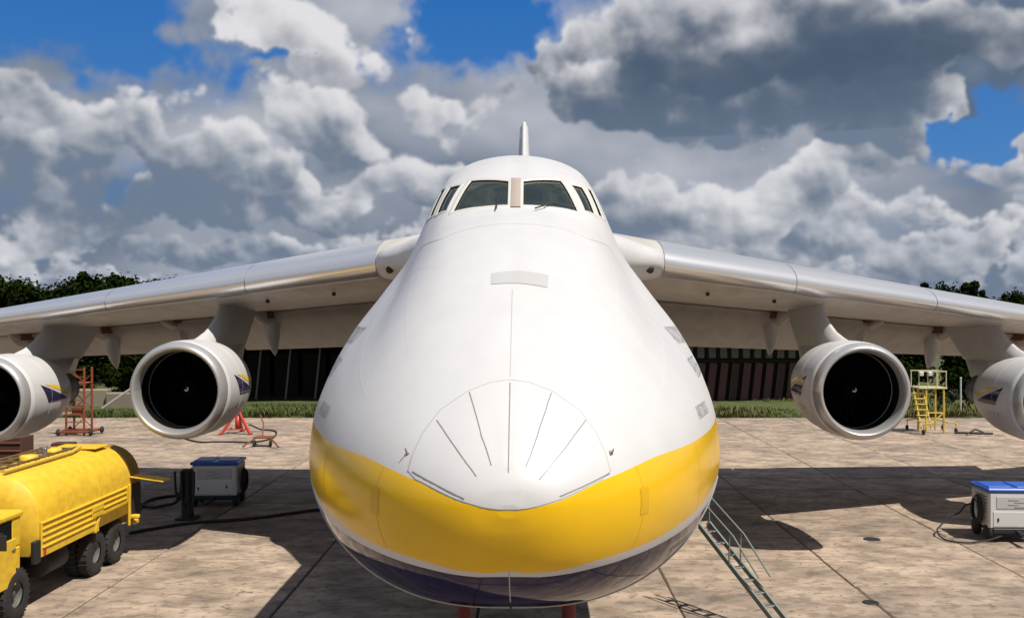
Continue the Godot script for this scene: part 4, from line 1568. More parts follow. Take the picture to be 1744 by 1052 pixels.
func build_trees():
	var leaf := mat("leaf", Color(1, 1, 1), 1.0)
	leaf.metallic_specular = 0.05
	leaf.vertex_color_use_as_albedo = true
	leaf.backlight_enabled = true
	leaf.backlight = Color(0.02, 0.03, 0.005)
	var bark := mat("bark", Color(0.035, 0.028, 0.02), 0.9)
	var crowns := {"round": [], "poplar": [], "cone": [], "bush": []}
	for kind in crowns:
		for k in (4 if kind == "round" else 2):
			crowns[kind].append(crown_mesh(100 + k * 7 + kind.length(), kind))
	var trunk := tubes([[[Vector3(0, -0.03, 0), Vector3(0.004, 0.25, 0.0), Vector3(-0.004, 0.55, 0.004), Vector3(0.003, 0.85, 0)], 0.016], [[Vector3(0, 0.3, 0), Vector3(0.12, 0.55, 0.03)], 0.007], [[Vector3(0, 0.38, 0), Vector3(-0.13, 0.62, -0.04)], 0.007], [[Vector3(0, 0.45, 0), Vector3(0.02, 0.68, 0.13)], 0.006]], 7)
	var slim := tube([Vector3(0, -0.03, 0), Vector3(0, 0.5, 0), Vector3(0, 0.9, 0)], 0.010, 7)
	# x, D, height, kind, breadth, label
	var list := [
		[-59.5, 104, 11.2, "round", 0.9, "dark leafy tree at the left edge of the picture, above the wing tip"],
		[-55.5, 107, 11.0, "round", 0.85, "dark tree second from the left edge above the left wing"],
		[-52.0, 103, 10.9, "round", 1.0, "broad dark tree beside the spiky one, on its left"],
		[-46.3, 106, 12.2, "poplar", 1.0, "tall thin spiky tree standing up out of the left tree line"],
		[-48.6, 108, 11.3, "round", 0.9, "dark tree tucked behind the spiky one in the left tree line"],
		[-44.0, 104, 11.4, "round", 0.95, "dark tree just right of the spiky one in the left tree line"],
		[-41.5, 108, 11.3, "round", 0.8, "lower rounded tree where the left tree line begins to fall"],
		[-38.6, 105, 11.1, "round", 0.8, "small rounded tree last but one before the left wing hides the line"],
		[-36.0, 107, 11.4, "round", 0.8, "last tree of the left line, its top just clearing the wing"],
		[-63.5, 110, 11.0, "round", 1.1, "dark tree partly cut off by the left edge of the picture"],
		[-57.5, 112, 10.4, "round", 1.3, "dark tree filling the gap between the two leftmost trees"],
		[-53.8, 113, 10.3, "round", 1.3, "dark tree behind the second and third trees of the left line"],
		[-46.5, 114, 10.8, "round", 1.3, "dark tree behind the tall spiky one"],
		[-41.8, 114, 11.3, "round", 1.3, "dark tree at the back where the left line begins to fall"],
		[-37.5, 113, 11.2, "round", 1.3, "dark tree at the back near the end of the left line"],
		[-33.0, 112, 11.7, "round", 1.2, "far dark tree with only its tip over the left wing"],
		[-50.0, 95, 7.6, "round", 1.1, "low dark tree under the left wing by the outer engine"],
		[-43.5, 94, 7.8, "round", 1.15, "low dark tree behind the orange ladder tower"],
		[-38.0, 95, 7.4, "round", 1.15, "low dark tree between the two left engines"],
		[-34.6, 96, 7.6, "round", 1.1, "low dark tree beside the open shed's left end"],
		[16.0, 101, 7.6, "round", 1.2, "green tree showing over the left end of the door shed"],
		[20.5, 102, 7.6, "round", 1.2, "green tree showing over the middle of the door shed"],
		[25.0, 101, 7.6, "round", 1.2, "green tree showing over the right end of the door shed"],
		[30.5, 97, 7.4, "round", 1.2, "dark tree right of the door shed, behind the right inner engine"],
		[35.5, 98, 7.6, "round", 1.2, "dark tree behind the yellow platform steps"],
		[40.5, 97, 7.6, "round", 1.2, "dark tree right of the yellow platform steps"],
		[45.5, 98, 7.8, "round", 1.2, "dark tree behind the right outer engine"],
		[47.0, 130, 11.1, "round", 0.35, "first and smallest tuft of treetop right of the wing's joint"],
		[48.2, 131, 11.2, "cone", 0.6, "second small pointed treetop over the right wing"],
		[49.3, 130, 11.1, "cone", 0.6, "third small pointed treetop over the right wing"],
		[51.4, 130, 12.0, "poplar", 0.95, "lone dark poplar left of the round tree over the right wing"],
		[54.4, 131, 11.9, "round", 0.6, "wide round dark tree over the right wing"],
		[56.8, 130, 12.0, "poplar", 0.95, "left one of the twin poplars over the right wing"],
		[57.8, 130, 12.2, "poplar", 0.95, "right one of the twin poplars over the right wing"],
		[59.5, 131, 10.8, "cone", 0.9, "pointed conifer right of the twin poplars"],
		[61.4, 130, 10.3, "cone", 0.8, "small pointed conifer near the right edge of the picture"],
		[64.2, 131, 11.2, "round", 0.55, "round dark tree at the right edge of the picture"],
		[59.0, 136, 9.2, "round", 1.3, "low dark tree closing the gap below the pointed conifer"],
		[63.0, 136, 9.4, "round", 1.3, "low dark tree closing the gap at the right edge"],
		[66.5, 134, 9.4, "round", 1.2, "low dark tree just outside the right edge"]]
	for e in list:
		var o := thing({"round": "leafy_tree", "poplar": "poplar_tree", "cone": "conifer_tree"}[e[3]], e[5], "tree", V(e[0], 0, e[1]), "trees behind the airfield")
		var b := Basis(Vector3.UP, rng.randf() * TAU).scaled(Vector3(e[2] * e[4], e[2], e[2] * e[4]))
		var c: Array = crowns[e[3]]
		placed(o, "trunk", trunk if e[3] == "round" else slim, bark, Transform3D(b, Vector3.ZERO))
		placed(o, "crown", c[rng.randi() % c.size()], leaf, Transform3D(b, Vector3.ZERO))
	# shrubs along the grass
	var leaf2 := mat("leaf_light", Color(1, 1, 1), 0.75)
	leaf2.vertex_color_use_as_albedo = true
	var sh := [
		[-47.0, 86, 2.6, "dark shrub under the left outer engine"], [-42.0, 85, 2.4, "dark shrub left of the orange ladder tower"],
		[-36.5, 84, 2.2, "dark shrub behind the heap of concrete blocks"], [-33.5, 86, 2.8, "dark shrub beside the left inner engine"],
		[29.5, 84, 2.4, "shrub just right of the right inner engine's intake"], [33.5, 80, 1.7, "pale green shrub right of the yellow platform steps"],
		[35.6, 79, 2.1, "tall weedy shrub between the yellow steps and the outer engine"], [38.0, 81, 1.8, "pale weedy shrub beside the right outer engine"],
		[32.0, 88, 3.4, "dark shrub high behind the yellow platform steps"], [37.5, 88, 3.2, "dark shrub behind the weeds on the right"]]
	for e in sh:
		var o := thing("shrub", e[3], "shrub", V(e[0], 0, e[1]), "shrubs at the edge of the grass")
		var b := Basis(Vector3.UP, rng.randf() * TAU).scaled(Vector3(e[2] * 0.9, e[2], e[2] * 0.9))
		placed(o, "stem", slim, bark, Transform3D(b.scaled(Vector3(1, 0.5, 1)), Vector3.ZERO))
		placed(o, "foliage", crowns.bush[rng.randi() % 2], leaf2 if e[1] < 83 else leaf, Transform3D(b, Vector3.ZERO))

# ================================================================ tank truck
func build_truck():
	var o := thing("tank_truck", "yellow tank lorry with ribbed side skirt parked at the lower left", "truck", V(-13.1, 0, 26.5))
	var y: Material = mats.truck_yellow
	var xc := -13.1
	# tank: flat sides below, rounded above
	var rows := []
	for e in [[24.78, 0.985], [24.82, 1.0], [26.0, 1.0], [28.0, 1.0], [30.55, 1.0], [30.62, 0.99]]:
		var r := []
		for q in 33:
			var b := PI * q / 32
			var c := cos(b)
			r.append(V(xc + 1.34 * signf(c) * pow(absf(c), 0.72) * e[1], 2.16 + 1.18 * pow(sin(b), 0.9) * e[1], e[0]))
		r.append(V(xc - 1.34 * e[1], 1.35, e[0]))
		r.append(V(xc + 1.34 * e[1], 1.35, e[0]))
		rows.append(r)
	var tank := part(o, "tank", grid(rows, null, true, true), y)
	for d in [26.3, 28.3]:
		var r := []
		for q in 33:
			var b := PI * q / 32
			var c := cos(b)
			r.append(V(xc + 1.343 * signf(c) * pow(absf(c), 0.72), 2.16 + 1.183 * pow(sin(b), 0.9), d))
		part(tank, "weld_seam", tube(r, 0.012, 6), y)
	# side skirt with mouldings
	var xs := xc + 1.34
	part(o, "side_skirt", boxes([[Vector3(0.05, 0.86, 3.1), V(xs + 0.03, 1.76, 26.35), 0.012], [Vector3(0.05, 0.46, 2.3), V(xs + 0.03, 1.96, 29.06), 0.012], [Vector3(0.05, 0.3, 0.28), V(xs + 0.028, 1.42, 28.0), 0.012]]), y)
	for k in 5:
		var yy := 2.16 - 0.15 * k
		part(o, "skirt_moulding", box(Vector3(0.06, 0.05, 5.2 if k < 3 else 3.0), V(xs + 0.06, yy, 27.45 if k < 3 else 26.35), 0.018), y)
	part(o, "access_hatch", box(Vector3(0.03, 0.3, 0.75), V(xs + 0.075, 1.86, 28.0), 0.02), y)
	part(o, "mudguard", plate([V(xs - 0.1, 1.30, 27.85), V(xs - 0.1, 1.75, 28.2), V(xs - 0.1, 1.78, 30.1), V(xs - 0.1, 1.70, 30.1), V(xs - 0.1, 1.68, 28.25), V(xs - 0.1, 1.25, 27.95)], Vector3(0.16, 0, 0)), y)
	part(o, "reflector", box(Vector3(0.02, 0.16, 0.12), V(xs + 0.065, 1.45, 24.95), 0.01), mats.red)
	part(o, "side_vent", box(Vector3(0.12, 0.55, 0.3), V(xs + 0.0, 1.5, 24.62), 0.02), mats.dark)
	# pump cabinet at the rear, with its flap raised
	rows = []
	for e in [[30.66, 0.97], [31.35, 0.97], [31.4, 0.94]]:
		var r := []
		for q in 33:
			var b := PI * q / 32
			var c := cos(b)
			r.append(V(xc + 1.34 * signf(c) * pow(absf(c), 0.72) * e[1], 2.16 + 1.18 * pow(sin(b), 0.9) * e[1], e[0]))
		r.append(V(xc - 1.34 * e[1], 1.0, e[0]))
		r.append(V(xc + 1.34 * e[1], 1.0, e[0]))
		rows.append(r)
	var cab_m := mat("cabinet_brown", Color(0.26, 0.16, 0.03), 0.6)
	part(o, "pump_cabinet", grid(rows, null, true, true), cab_m)
	part(o, "cabinet_opening", box(Vector3(0.05, 1.05, 0.6), V(xs - 0.01, 1.62, 30.98), 0.02), mats.dark)
	part(o, "cabinet_post", box(Vector3(0.08, 1.25, 0.07), V(xs + 0.03, 1.6, 30.32), 0.02), y)
	part(o, "raised_flap", boxes([[Vector3(1.02, 0.035, 0.62), V(xs + 0.50, 2.34, 30.75), 0.012, Basis(Vector3(0, 0, 1), -0.14)]]), y)
	part(o, "hose_coupling", boxes([[Vector3(0.25, 0.12, 0.2), V(xs + 0.1, 1.2, 30.6), 0.03], [Vector3(0.16, 0.16, 0.3), V(xs, 1.0, 30.9), 0.04]]), y)
	# walkway, pipes and hatch on top
	var walk := []
	for x in [-0.75, -0.45, 0.12]:
		walk.append([[V(xc + x, 3.42, 24.9), V(xc + x, 3.42, 29.6)], 0.035])
	for k in 9:
		walk.append([[V(xc - 0.78, 3.40, 25.1 + 0.55 * k), V(xc + 0.14, 3.40, 25.1 + 0.55 * k)], 0.025])
	part(o, "roof_walkway", tubes(walk, 8), mat("walkway_brown", Color(0.10, 0.065, 0.025), 0.8))
	part(o, "roof_pipe", tubes([[[V(xc + 0.42, 3.40, 24.9), V(xc + 0.42, 3.40, 28.6), V(xc + 0.30, 3.46, 29.4)], 0.05]], 10), mats.gold)
	part(o, "roof_plate", boxes([[Vector3(1.3, 0.05, 0.9), V(xc + 0.05, 3.38, 30.0), 0.02]]), y)
	for e in [[-0.2, 27.4], [-0.25, 28.9]]:
		part(o, "filler_hatch", lathe([[0.0, 0.2], [0.20, 0.19], [0.24, 0.15], [0.24, 0.0]], V(xc + e[0], 3.30, e[1]), Vector3.UP, 24), y)
	part(o, "valve", boxes([[Vector3(0.12, 0.22, 0.12), V(xc - 0.15, 3.48, 28.2), 0.03], [Vector3(0.3, 0.05, 0.05), V(xc - 0.15, 3.58, 28.2), 0.01]]), mats.steel)
	# chassis and wheels
	part(o, "chassis", boxes([[Vector3(0.9, 0.3, 10.0), V(xc, 0.98, 26.2), 0.03], [Vector3(2.3, 0.16, 0.16), V(xc, 0.63, 23.85), 0.03], [Vector3(2.3, 0.18, 0.18), V(xc, 0.63, 28.35), 0.03], [Vector3(2.3, 0.18, 0.18), V(xc, 0.63, 29.75), 0.03]]), mats.dark)
	part(o, "fuel_tank", lathe([[0.0, -0.6], [0.3, -0.6], [0.33, -0.56], [0.33, 0.56], [0.3, 0.6], [0.0, 0.6]], V(xc + 0.85, 0.95, 26.2), Vector3(0, 0, 1), 24), mats.dark)
	var tyre_p := [[0.30, -0.15], [0.36, -0.17], [0.54, -0.17], [0.615, -0.13], [0.63, -0.10], [0.63, 0.10], [0.615, 0.13], [0.54, 0.17], [0.36, 0.17], [0.30, 0.15]]
	var tyre := lathe(tyre_p, Vector3.ZERO, Vector3.RIGHT, 36)
	var rim := lathe([[0.0, 0.02], [0.10, 0.06], [0.13, 0.02], [0.24, -0.02], [0.28, 0.10], [0.31, 0.12], [0.32, -0.12], [0.0, -0.12]], Vector3.ZERO, Vector3.RIGHT, 28)
	var rimm := mat("truck_rim", Color(0.10, 0.10, 0.095), 0.6)
	for w in [[24.0, 1.05], [24.0, -1.05], [28.35, 1.08], [28.35, -1.08], [29.75, 1.08], [29.75, -1.08], [28.35, 0.72], [29.75, 0.72]]:
		var t := part(o, "wheel", tyre, mats.rubber)
		t.position = V(xc + w[1], 0.63, w[0]) - o.position
		part(t, "rim", rim, rimm)
		var lugs := []
		for k in 26:
			var a := TAU * k / 26
			lugs.append([Vector3(0.30, 0.03, 0.05), Vector3(0, cos(a), sin(a)) * 0.632, 0.008, Basis(Vector3.RIGHT, a)])
		part(t, "tread", boxes(lugs), mats.rubber)
	# cab and bonnet
	part(o, "cab", boxes([[Vector3(2.35, 0.75, 1.35), V(xc, 1.42, 23.55), 0.06], [Vector3(0.10, 0.70, 0.14), V(xc + 1.12, 2.13, 22.96), 0.03], [Vector3(0.10, 0.70, 0.40), V(xc + 1.12, 2.13, 24.02), 0.03], [Vector3(0.10, 0.70, 0.14), V(xc - 1.12, 2.13, 22.96), 0.03], [Vector3(0.10, 0.70, 0.40), V(xc - 1.12, 2.13, 24.02), 0.03], [Vector3(2.2, 0.72, 0.08), V(xc, 2.13, 24.2), 0.03]]), y)
	part(o, "cab_roof", boxes([[Vector3(2.42, 0.16, 1.5), V(xc, 2.53, 23.55), 0.07]]), y)
	part(o, "windscreen", box(Vector3(2.1, 0.62, 0.03), V(xc, 2.13, 22.93), 0.01), mats.cab_glass_dark)
	var door := part(o, "door", box(Vector3(0.04, 1.1, 0.95), V(xc + 1.19, 1.45, 23.45), 0.02), y)
	part(door, "door_window", box(Vector3(0.03, 0.58, 0.78), V(xc + 1.15, 2.14, 23.43), 0.01), mats.cab_glass_dark)
	part(door, "door_handle", box(Vector3(0.04, 0.04, 0.16), V(xc + 1.225, 1.75, 23.8), 0.01), mats.steel)
	part(o, "bonnet", boxes([[Vector3(1.25, 0.75, 1.7), V(xc, 1.45, 22.05), 0.10]]), y)
	part(o, "radiator_grille", boxes([[Vector3(1.0, 0.6, 0.05), V(xc, 1.42, 21.18), 0.02]]), mats.dark)
	for s in [-1.0, 1.0]:
		part(o, "fender", plate([V(xc + 0.62 * s, 0.65, 22.9), V(xc + 0.62 * s, 1.24, 22.75), V(xc + 0.62 * s, 1.30, 21.4), V(xc + 0.62 * s, 0.95, 21.0), V(xc + 0.62 * s, 0.85, 21.05), V(xc + 0.62 * s, 1.2, 21.5), V(xc + 0.62 * s, 1.14, 22.65), V(xc + 0.62 * s, 0.6, 22.8)], Vector3(0.72 * s, 0, 0)), y)
		part(o, "headlight", lathe([[0.0, 0.05], [0.10, 0.03], [0.13, -0.02], [0.13, -0.15]], V(xc + 0.9 * s, 1.0, 20.98), Vector3(0, 0, 1), 20), mats.gpu_white)
		part(o, "mirror", boxes([[Vector3(0.18, 0.36, 0.05), V(xc + 1.42 * s, 2.1, 22.9), 0.02], [Vector3(0.25, 0.03, 0.03), V(xc + 1.28 * s, 2.3, 22.95), 0.01]]), mats.dark)
	part(o, "bumper", boxes([[Vector3(2.4, 0.28, 0.2), V(xc, 0.72, 20.85), 0.04]]), mats.dark)

# ================================================================ equipment on the apron
func power_unit(at: Vector3, label: String, turn: float) -> Node3D:
	var o := thing("ground_power_unit", label, "power unit", at, "ground power units beside the aircraft")
	o.rotation.y = turn
	var P := func(called: String, m: Mesh, mt: Material, par: Node = o) -> MeshInstance3D: return placed(par, called, m, mt, Transform3D.IDENTITY)
	P.call("cabinet", boxes([[Vector3(1.72, 1.16, 1.5), Vector3(0, 1.0, 0), 0.05]]), mats.gpu_white)
	P.call("blue_lid", boxes([[Vector3(1.80, 0.12, 1.56), Vector3(0, 1.66, 0), 0.04]]), mats.gpu_blue)
	for x in [-0.45, 0.45]:
		P.call("lid_panel", boxes([[Vector3(0.7, 0.03, 1.1), Vector3(x, 1.735, 0), 0.012]]), mats.gpu_blue)
	var d: MeshInstance3D = P.call("door_panel", boxes([[Vector3(1.46, 0.48, 0.02), Vector3(0, 0.74, 0.757), 0.008]]), mats.gpu_white)
	P.call("latch", boxes([[Vector3(0.05, 0.12, 0.03), Vector3(-0.58, 0.72, 0.775), 0.01], [Vector3(0.05, 0.12, 0.03), Vector3(0.48, 0.78, 0.775), 0.01]]), mats.dark, d)
	P.call("control_panel", boxes([[Vector3(1.3, 0.38, 0.02), Vector3(0.02, 1.27, 0.757), 0.008]]), mats.grey_paint)
	for k in 4:
		P.call("label_plate", boxes([[Vector3(0.34, 0.035, 0.012), Vector3(-0.1 + 0.2 * (k % 2), 1.36 - 0.075 * k, 0.772), 0.004]]), mats.title)
	for s in [-1.0, 1.0]:
		for k in 6:
			P.call("side_louvre", boxes([[Vector3(0.03, 0.035, 0.9), Vector3(0.87 * s, 1.42 - 0.1 * k, 0.1), 0.01]]), mats.steel)
	P.call("chassis", boxes([[Vector3(1.5, 0.16, 1.6), Vector3(0, 0.36, 0), 0.02], [Vector3(0.12, 0.10, 1.0), Vector3(0, 0.34, 1.2), 0.02]]), mats.dark)
	P.call("tow_bar", tubes([[[Vector3(0, 0.36, 0.8), Vector3(-0.1, 0.30, 1.6)], 0.04], [[Vector3(-0.22, 0.3, 1.62), Vector3(0.02, 0.3, 1.62)], 0.03]], 8), mats.dark)
	for x in [-0.78, 0.78]:
		for z in [-0.5, 0.5]:
			P.call("wheel", lathe([[0.0, -0.08], [0.22, -0.09], [0.27, -0.06], [0.28, 0.0], [0.27, 0.06], [0.22, 0.09], [0.0, 0.08]], Vector3(x, 0.28, z), Vector3.RIGHT, 24), mats.rubber)
	# cables coiled on both flanks
	for s in [-1.0, 1.0]:
		for k in 3:
			var pts := []
			for q in 25:
				var a := TAU * q / 24
				pts.append(Vector3((0.98 + 0.05 * k) * s, 0.95 + (0.46 - 0.05 * k) * sin(a), 0.15 + (0.40 - 0.05 * k) * cos(a)))
			P.call("coiled_cable", tube(pts, 0.035, 7), mats.rubber)
	return o

func spline(pts: Array, y := 0.05) -> Array:
	var c := Curve3D.new()
	for k in pts.size():
		var a: Array = pts[maxi(k - 1, 0)]
		var b: Array = pts[mini(k + 1, pts.size() - 1)]
		var t := (V(b[0], 0, b[1]) - V(a[0], 0, a[1])) * 0.22
		c.add_point(V(pts[k][0], pts[k][2] if pts[k].size() > 2 else y, pts[k][1]), -t, t)
	c.bake_interval = 0.15
	var out := []
	for p in c.get_baked_points():
		out.append(p)
	return out

func single(called: String, mesh: Mesh, m: Material, label: String, category: String, group := ""):
	var o := part(self, called, mesh, m)
	o.set_meta("label", label)
	o.set_meta("category", category)
	if group != "":
		o.set_meta("group", group)

func build_equipment():
	power_unit(V(-11.75, 0, 39.2), "white ground power unit with blue lid in the wing's shadow, behind the yellow lorry", 0.06)
	power_unit(V(15.95, 0, 33.2), "white ground power unit with bright blue lid in the sun at the right edge", -0.05)
	# hoses and cables
	single("ground_hose", tube(spline([[-13.0, 33.6], [-12.48, 34.3], [-11.41, 35.3], [-10.3, 35.7], [-9.4, 36.2], [-8.34, 37.1], [-7.3, 37.8], [-5.0, 38.4], [-3.2, 38.6]]), 0.06, 8), mats.rubber, "long black hose running from the lorry's rear across the shadow to the aircraft", "hose")
	single("ground_hose", tube(spline([[-14.25, 37.6], [-14.61, 39.6], [-14.04, 40.6], [-13.4, 40.2, 0.35], [-13.0, 39.2, 0.5], [-13.34, 38.4, 0.12], [-14.05, 38.2], [-14.75, 38.8], [-14.9, 37.0], [-14.2, 35.0]]), 0.06, 8), mats.rubber, "black hose lying in a loop beside the shaded power unit", "hose")
	single("power_cable", tube(spline([[15.2, 33.4, 0.7], [15.6, 32.6, 0.25], [14.78, 32.4], [14.12, 32.2], [13.7, 32.7], [13.9, 33.7, 0.2], [14.6, 34.0, 0.6], [14.9, 33.7, 1.0], [15.1, 33.5, 1.25]]), 0.03, 7), mats.rubber, "thin black cable looping out of the sunlit power unit at the right", "cable")
	single("power_cable", tube(spline([[-17.2, 63.3, 0.5], [-16.6, 64.6], [-15.4, 63.0], [-15.2, 58.8], [-17.5, 58.4], [-19.2, 58.8], [-22.0, 63.4], [-23.5, 66.0]]), 0.05, 7), mats.rubber, "dark cable winding over the concrete from the red tripod jack", "cable")
	# hose cabinet standing in the shade left of the shaded power unit
	var hc := thing("hose_cabinet", "black upright hose stand between the lorry and the shaded power unit", "hose stand", V(-11.95, 0, 36.2))
	part(hc, "post", boxes([[Vector3(0.36, 1.8, 0.36), V(-11.95, 0.9, 36.2), 0.05]]), mats.dark)
	for k in 3:
		var loop := []
		for q in 17:
			var a := PI * q / 16
			loop.append(V(-12.2 + 0.24 * k - 0.12 * cos(a), 1.75 - sin(a) * (1.0 + 0.25 * k), 35.95 - 0.05 * k))
		part(hc, "hanging_hose", tube(loop, 0.045, 7), mats.rubber)
	part(hc, "foot", box(Vector3(0.7, 0.08, 0.7), V(-11.95, 0.05, 36.2), 0.02), mats.dark)
	build_steps()
	build_towers()
	# red tripod jack
	var j := thing("tripod_jack", "red tripod jack on the concrete behind the left inner engine", "jack", V(-17.8, 0, 63))
	part(j, "column", lathe([[0.0, 1.75], [0.10, 1.75], [0.10, 1.1], [0.17, 1.1], [0.17, 0.3], [0.0, 0.3]], V(-17.8, 0, 63), Vector3.UP, 20), mats.red)
	for a in [0.5, 2.6, 4.7]:
		part(j, "leg", boxes([[Vector3(0.16, 0.16, 1.6), V(-17.8, 0.68, 63) + Vector3(cos(a), 0, sin(a)) * 0.55, 0.03, Basis(Vector3.UP, -a + PI / 2) * Basis(Vector3.RIGHT, 0.95)], [Vector3(0.3, 0.06, 0.3), V(-17.8, 0.05, 63) + Vector3(cos(a), 0, sin(a)) * 1.02, 0.02]]), mats.red)
	part(j, "brace_ring", boxes([[Vector3(1.5, 0.08, 0.08), V(-17.8, 0.3, 62.6), 0.02], [Vector3(0.08, 0.08, 0.8), V(-18.3, 0.3, 63), 0.02], [Vector3(0.08, 0.08, 0.8), V(-17.3, 0.3, 63), 0.02]]), mats.red)
	# low hand trolley beside it
	var t := thing("hand_trolley", "small rusty trolley with a bent handle right of the red tripod jack", "trolley", V(-14.7, 0, 56.6))
	part(t, "frame", tubes([[[V(-15.3, 0.18, 55.2), V(-14.9, 0.55, 56.6), V(-14.2, 0.55, 56.6), V(-13.4, 0.12, 55.4)], 0.05], [[V(-14.6, 0.55, 56.6), V(-14.8, 1.2, 57.6), V(-15.2, 1.6, 58.4)], 0.04]], 8), mats.rust)
	part(t, "deck", box(Vector3(1.0, 0.08, 0.9), V(-14.55, 0.52, 56.7), 0.02), mats.rust)
	for x in [-15.0, -14.1]:
		part(t, "wheel", lathe([[0.0, -0.06], [0.16, -0.06], [0.2, 0.0], [0.16, 0.06], [0.0, 0.06]], V(x, 0.2, 56.4), Vector3.RIGHT, 18), mats.rubber)
	# heap of concrete blocks and a beam, left
	var blk := mat("old_concrete", Color(0.20, 0.17, 0.13), 0.95)
	for e in [[-34.6, 81.0, 2.6, 1.5, 1.2, 0.1, "large grey concrete block behind the orange ladder tower"], [-31.6, 80.6, 3.2, 1.25, 1.0, -0.05, "long grey concrete block left of the inner engine"], [-33.4, 73.9, 1.3, 0.30, 0.7, 0.2, "flat pale concrete slab lying on the apron's edge"], [-29.0, 81.5, 2.2, 0.9, 1.0, 0.2, "low concrete block half hidden by the left inner engine"]]:
		single("concrete_block", boxes([[Vector3(e[2], e[3], e[4]), V(e[0], e[3] / 2, e[1]), 0.08, Basis(Vector3.UP, e[5])]]), blk, e[6], "block", "concrete blocks dumped on the grass")
	single("leaning_beam", boxes([[Vector3(3.0, 0.16, 0.16), V(-31.6, 1.0, 78.6), 0.02, Basis(Vector3(0, 0, 1), 0.6)]]), mats.grey_paint, "pale beam leaning against the concrete blocks", "beam")
	for e in [[-25.6, 50.5, 1.7, 1.3, "rust brown crate behind the lorry at the left edge"], [-23.6, 52.0, 1.0, 0.8, "smaller rust brown crate beside the larger one at the left edge"]]:
		var c := thing("rusty_crate", e[4], "crate", V(e[0], 0, e[1]))
		part(c, "body", boxes([[Vector3(e[2], e[3], e[2] * 0.8), V(e[0], e[3] / 2, e[1]), 0.03]]), mats.dark_rust)
		for k in 3:
			part(c, "batten", boxes([[Vector3(e[2] + 0.04, 0.08, 0.05), V(e[0], e[3] * (0.2 + 0.3 * k), e[1] - e[2] * 0.42), 0.01]]), mats.rust)
	var post := thing("marker_post", "thin white post in the weeds right of the yellow platform steps", "post", V(32.6, 0, 75.5))
	part(post, "shaft", tube([V(32.6, -0.1, 75.5), V(32.6, 2.7, 75.5)], 0.06, 10), mats.gpu_white)
	part(post, "cap", lathe([[0.0, 0.05], [0.08, 0.03], [0.08, -0.03]], V(32.6, 2.72, 75.5), Vector3.UP, 12), mats.gpu_white)
	single("tow_bar", tubes([[[V(26.5, 0.15, 62.2), V(28.6, 0.15, 61.6)], 0.07], [[V(27.0, 0.12, 61.6), V(27.8, 0.35, 62.2), V(28.4, 0.12, 62.4)], 0.05]], 8), mats.dark, "dark tow bar lying on the concrete left of the right outer engine", "tow bar")

func build_steps():
	var o := thing("boarding_steps", "grey-green metal boarding steps with handrails leading down right of the nose", "steps", V(5.4, 0, 23.6))
	var a := V(4.60, 2.05, 25.2)
	var b := V(6.15, 0.02, 22.2)
	var w := Vector3(0.30, 0, -0.15)
	for k in [0.0, 1.0]:
		var p: Vector3 = a + w * (k - 0.5)
		var q: Vector3 = b + w * (k - 0.5)
		part(o, "stringer", plate([p + Vector3(0, 0.07, 0), q + Vector3(0, 0.07, 0), q - Vector3(0, 0.07, 0), p - Vector3(0, 0.07, 0)], w.normalized() * 0.05), mats.stair)
		var up := Vector3(0, 0.95, 0)
		part(o, "handrail", tubes([[[p + up * 0.75, p.lerp(q, 0.40) + up * 0.85, p.lerp(q, 0.62) + up * 0.45 + Vector3(0.12, 0, 0)], 0.022], [[p, p + up * 0.75], 0.02], [[p.lerp(q, 0.36), p.lerp(q, 0.36) + up * 0.84], 0.02]], 8), mats.stair)
	for k in 9:
		var c := a.lerp(b, (k + 0.6) / 9.4)
		part(o, "tread", boxes([[Vector3(0.32, 0.03, 0.16), c, 0.01, Basis(Vector3.UP, 0.476)]]), mats.steel)

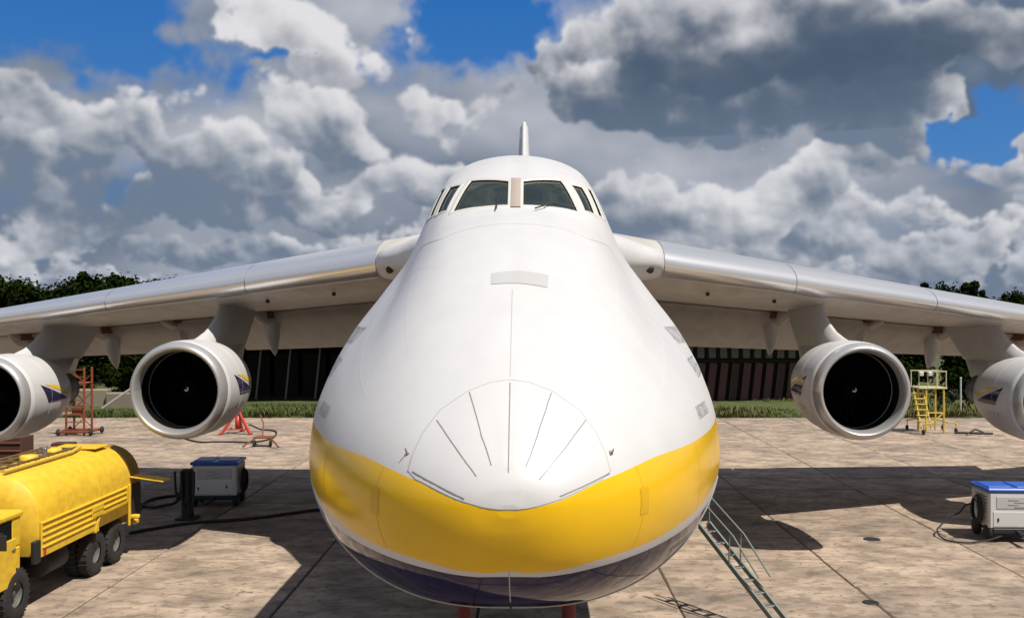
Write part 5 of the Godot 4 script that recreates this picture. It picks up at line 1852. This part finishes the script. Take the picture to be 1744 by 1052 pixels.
func build_towers():
	# orange ladder tower on the left
	var o := thing("ladder_tower", "rusty orange steel ladder tower behind the left outer engine", "tower", V(-27.5, 0, 62.4))
	for e in [[-28.0, 61.9], [-26.9, 61.9], [-28.0, 63.0], [-26.9, 63.0]]:
		part(o, "upright", box(Vector3(0.11, 4.15, 0.11), V(e[0], 2.08, e[1]), 0.015), mats.orange)
	for k in 9:
		part(o, "rung", boxes([[Vector3(1.1, 0.06, 0.06), V(-27.45, 0.35 + 0.46 * k, 61.85), 0.01]]), mats.orange)
	for k in 3:
		part(o, "cross_brace", boxes([[Vector3(1.5, 0.05, 0.05), V(-27.45, 0.9 + 1.15 * k, 63.0), 0.01, Basis(Vector3(0, 0, 1), 0.75)], [Vector3(1.5, 0.05, 0.05), V(-27.45, 0.9 + 1.15 * k, 63.06), 0.01, Basis(Vector3(0, 0, 1), -0.75)]]), mats.orange)
	part(o, "deck", box(Vector3(1.2, 0.06, 1.2), V(-27.45, 3.2, 62.45), 0.01), mats.orange)
	part(o, "winch_box", box(Vector3(0.6, 0.6, 0.5), V(-27.4, 1.5, 62.2), 0.04), mats.rust)
	part(o, "base_frame", boxes([[Vector3(1.9, 0.14, 0.14), V(-27.45, 0.22, 61.8), 0.02], [Vector3(1.9, 0.14, 0.14), V(-27.45, 0.22, 63.2), 0.02], [Vector3(0.14, 0.14, 1.8), V(-28.3, 0.24, 62.5), 0.02], [Vector3(0.14, 0.14, 1.8), V(-26.6, 0.24, 62.5), 0.02]]), mats.orange)
	for e in [[-28.4, 61.7], [-26.4, 61.7], [-28.4, 63.3], [-26.4, 63.3]]:
		part(o, "wheel", lathe([[0.0, -0.07], [0.17, -0.07], [0.22, 0.0], [0.17, 0.07], [0.0, 0.07]], V(e[0], 0.22, e[1]), Vector3.RIGHT, 18), mats.rubber)
	# yellow platform steps on the right
	o = thing("platform_steps", "yellow wheeled maintenance platform steps right of the right inner engine", "platform", V(25.8, 0, 64))
	var pale := mat("platform_rail", Color(0.42, 0.40, 0.22), 0.6)
	for e in [[25.2, 63.3], [26.3, 63.3], [25.2, 64.6], [26.3, 64.6]]:
		part(o, "upright", box(Vector3(0.10, 2.75, 0.10), V(e[0], 1.40, e[1]), 0.015), mats.gold)
	part(o, "deck", box(Vector3(1.8, 0.10, 1.5), V(25.6, 2.80, 63.95), 0.02), pale)
	for e in [[24.75, 63.3], [25.3, 63.3], [25.85, 63.3], [26.45, 63.3], [24.75, 64.6], [26.45, 64.6]]:
		part(o, "rail_post", box(Vector3(0.06, 1.0, 0.06), V(e[0], 3.33, e[1]), 0.01), pale)
	part(o, "top_rail", boxes([[Vector3(1.8, 0.06, 0.06), V(25.6, 3.84, 63.3), 0.01], [Vector3(1.8, 0.06, 0.06), V(25.6, 3.84, 64.6), 0.01], [Vector3(0.06, 0.06, 1.3), V(26.46, 3.84, 63.95), 0.01]]), pale)
	for x in [24.85, 25.4]:
		part(o, "lamp_box", box(Vector3(0.26, 0.26, 0.2), V(x, 3.70, 63.2), 0.03), mats.gpu_white)
	for k in 7:
		part(o, "step", box(Vector3(0.75, 0.05, 0.24), V(24.75, 0.5 + 0.33 * k, 62.3 + 0.19 * k), 0.01), mats.gold)
	part(o, "brace", tubes([[[V(25.3, 0.4, 63.3), V(26.3, 1.25, 63.3)], 0.045], [[V(25.2, 1.25, 63.3), V(26.3, 1.25, 63.3)], 0.045], [[V(25.3, 1.3, 64.6), V(26.2, 2.6, 64.6)], 0.04], [[V(24.5, 0.3, 62.2), V(24.5, 2.75, 63.6)], 0.05], [[V(25.1, 0.3, 62.2), V(25.1, 2.75, 63.6)], 0.05]], 8), mats.gold)
	for e in [[24.6, 62.2], [26.9, 62.9], [24.6, 64.9], [26.9, 64.9]]:
		part(o, "outrigger", tubes([[[V(lerpf(25.7, e[0], 0.4), 0.75, e[1]), V(e[0], 0.65, e[1]), V(e[0] + 0.06, 0.1, e[1])], 0.05]], 8), mats.gold)
		part(o, "wheel", lathe([[0.0, -0.06], [0.14, -0.06], [0.18, 0.0], [0.14, 0.06], [0.0, 0.06]], V(e[0], 0.18, e[1]), Vector3.RIGHT, 16), mats.rubber)
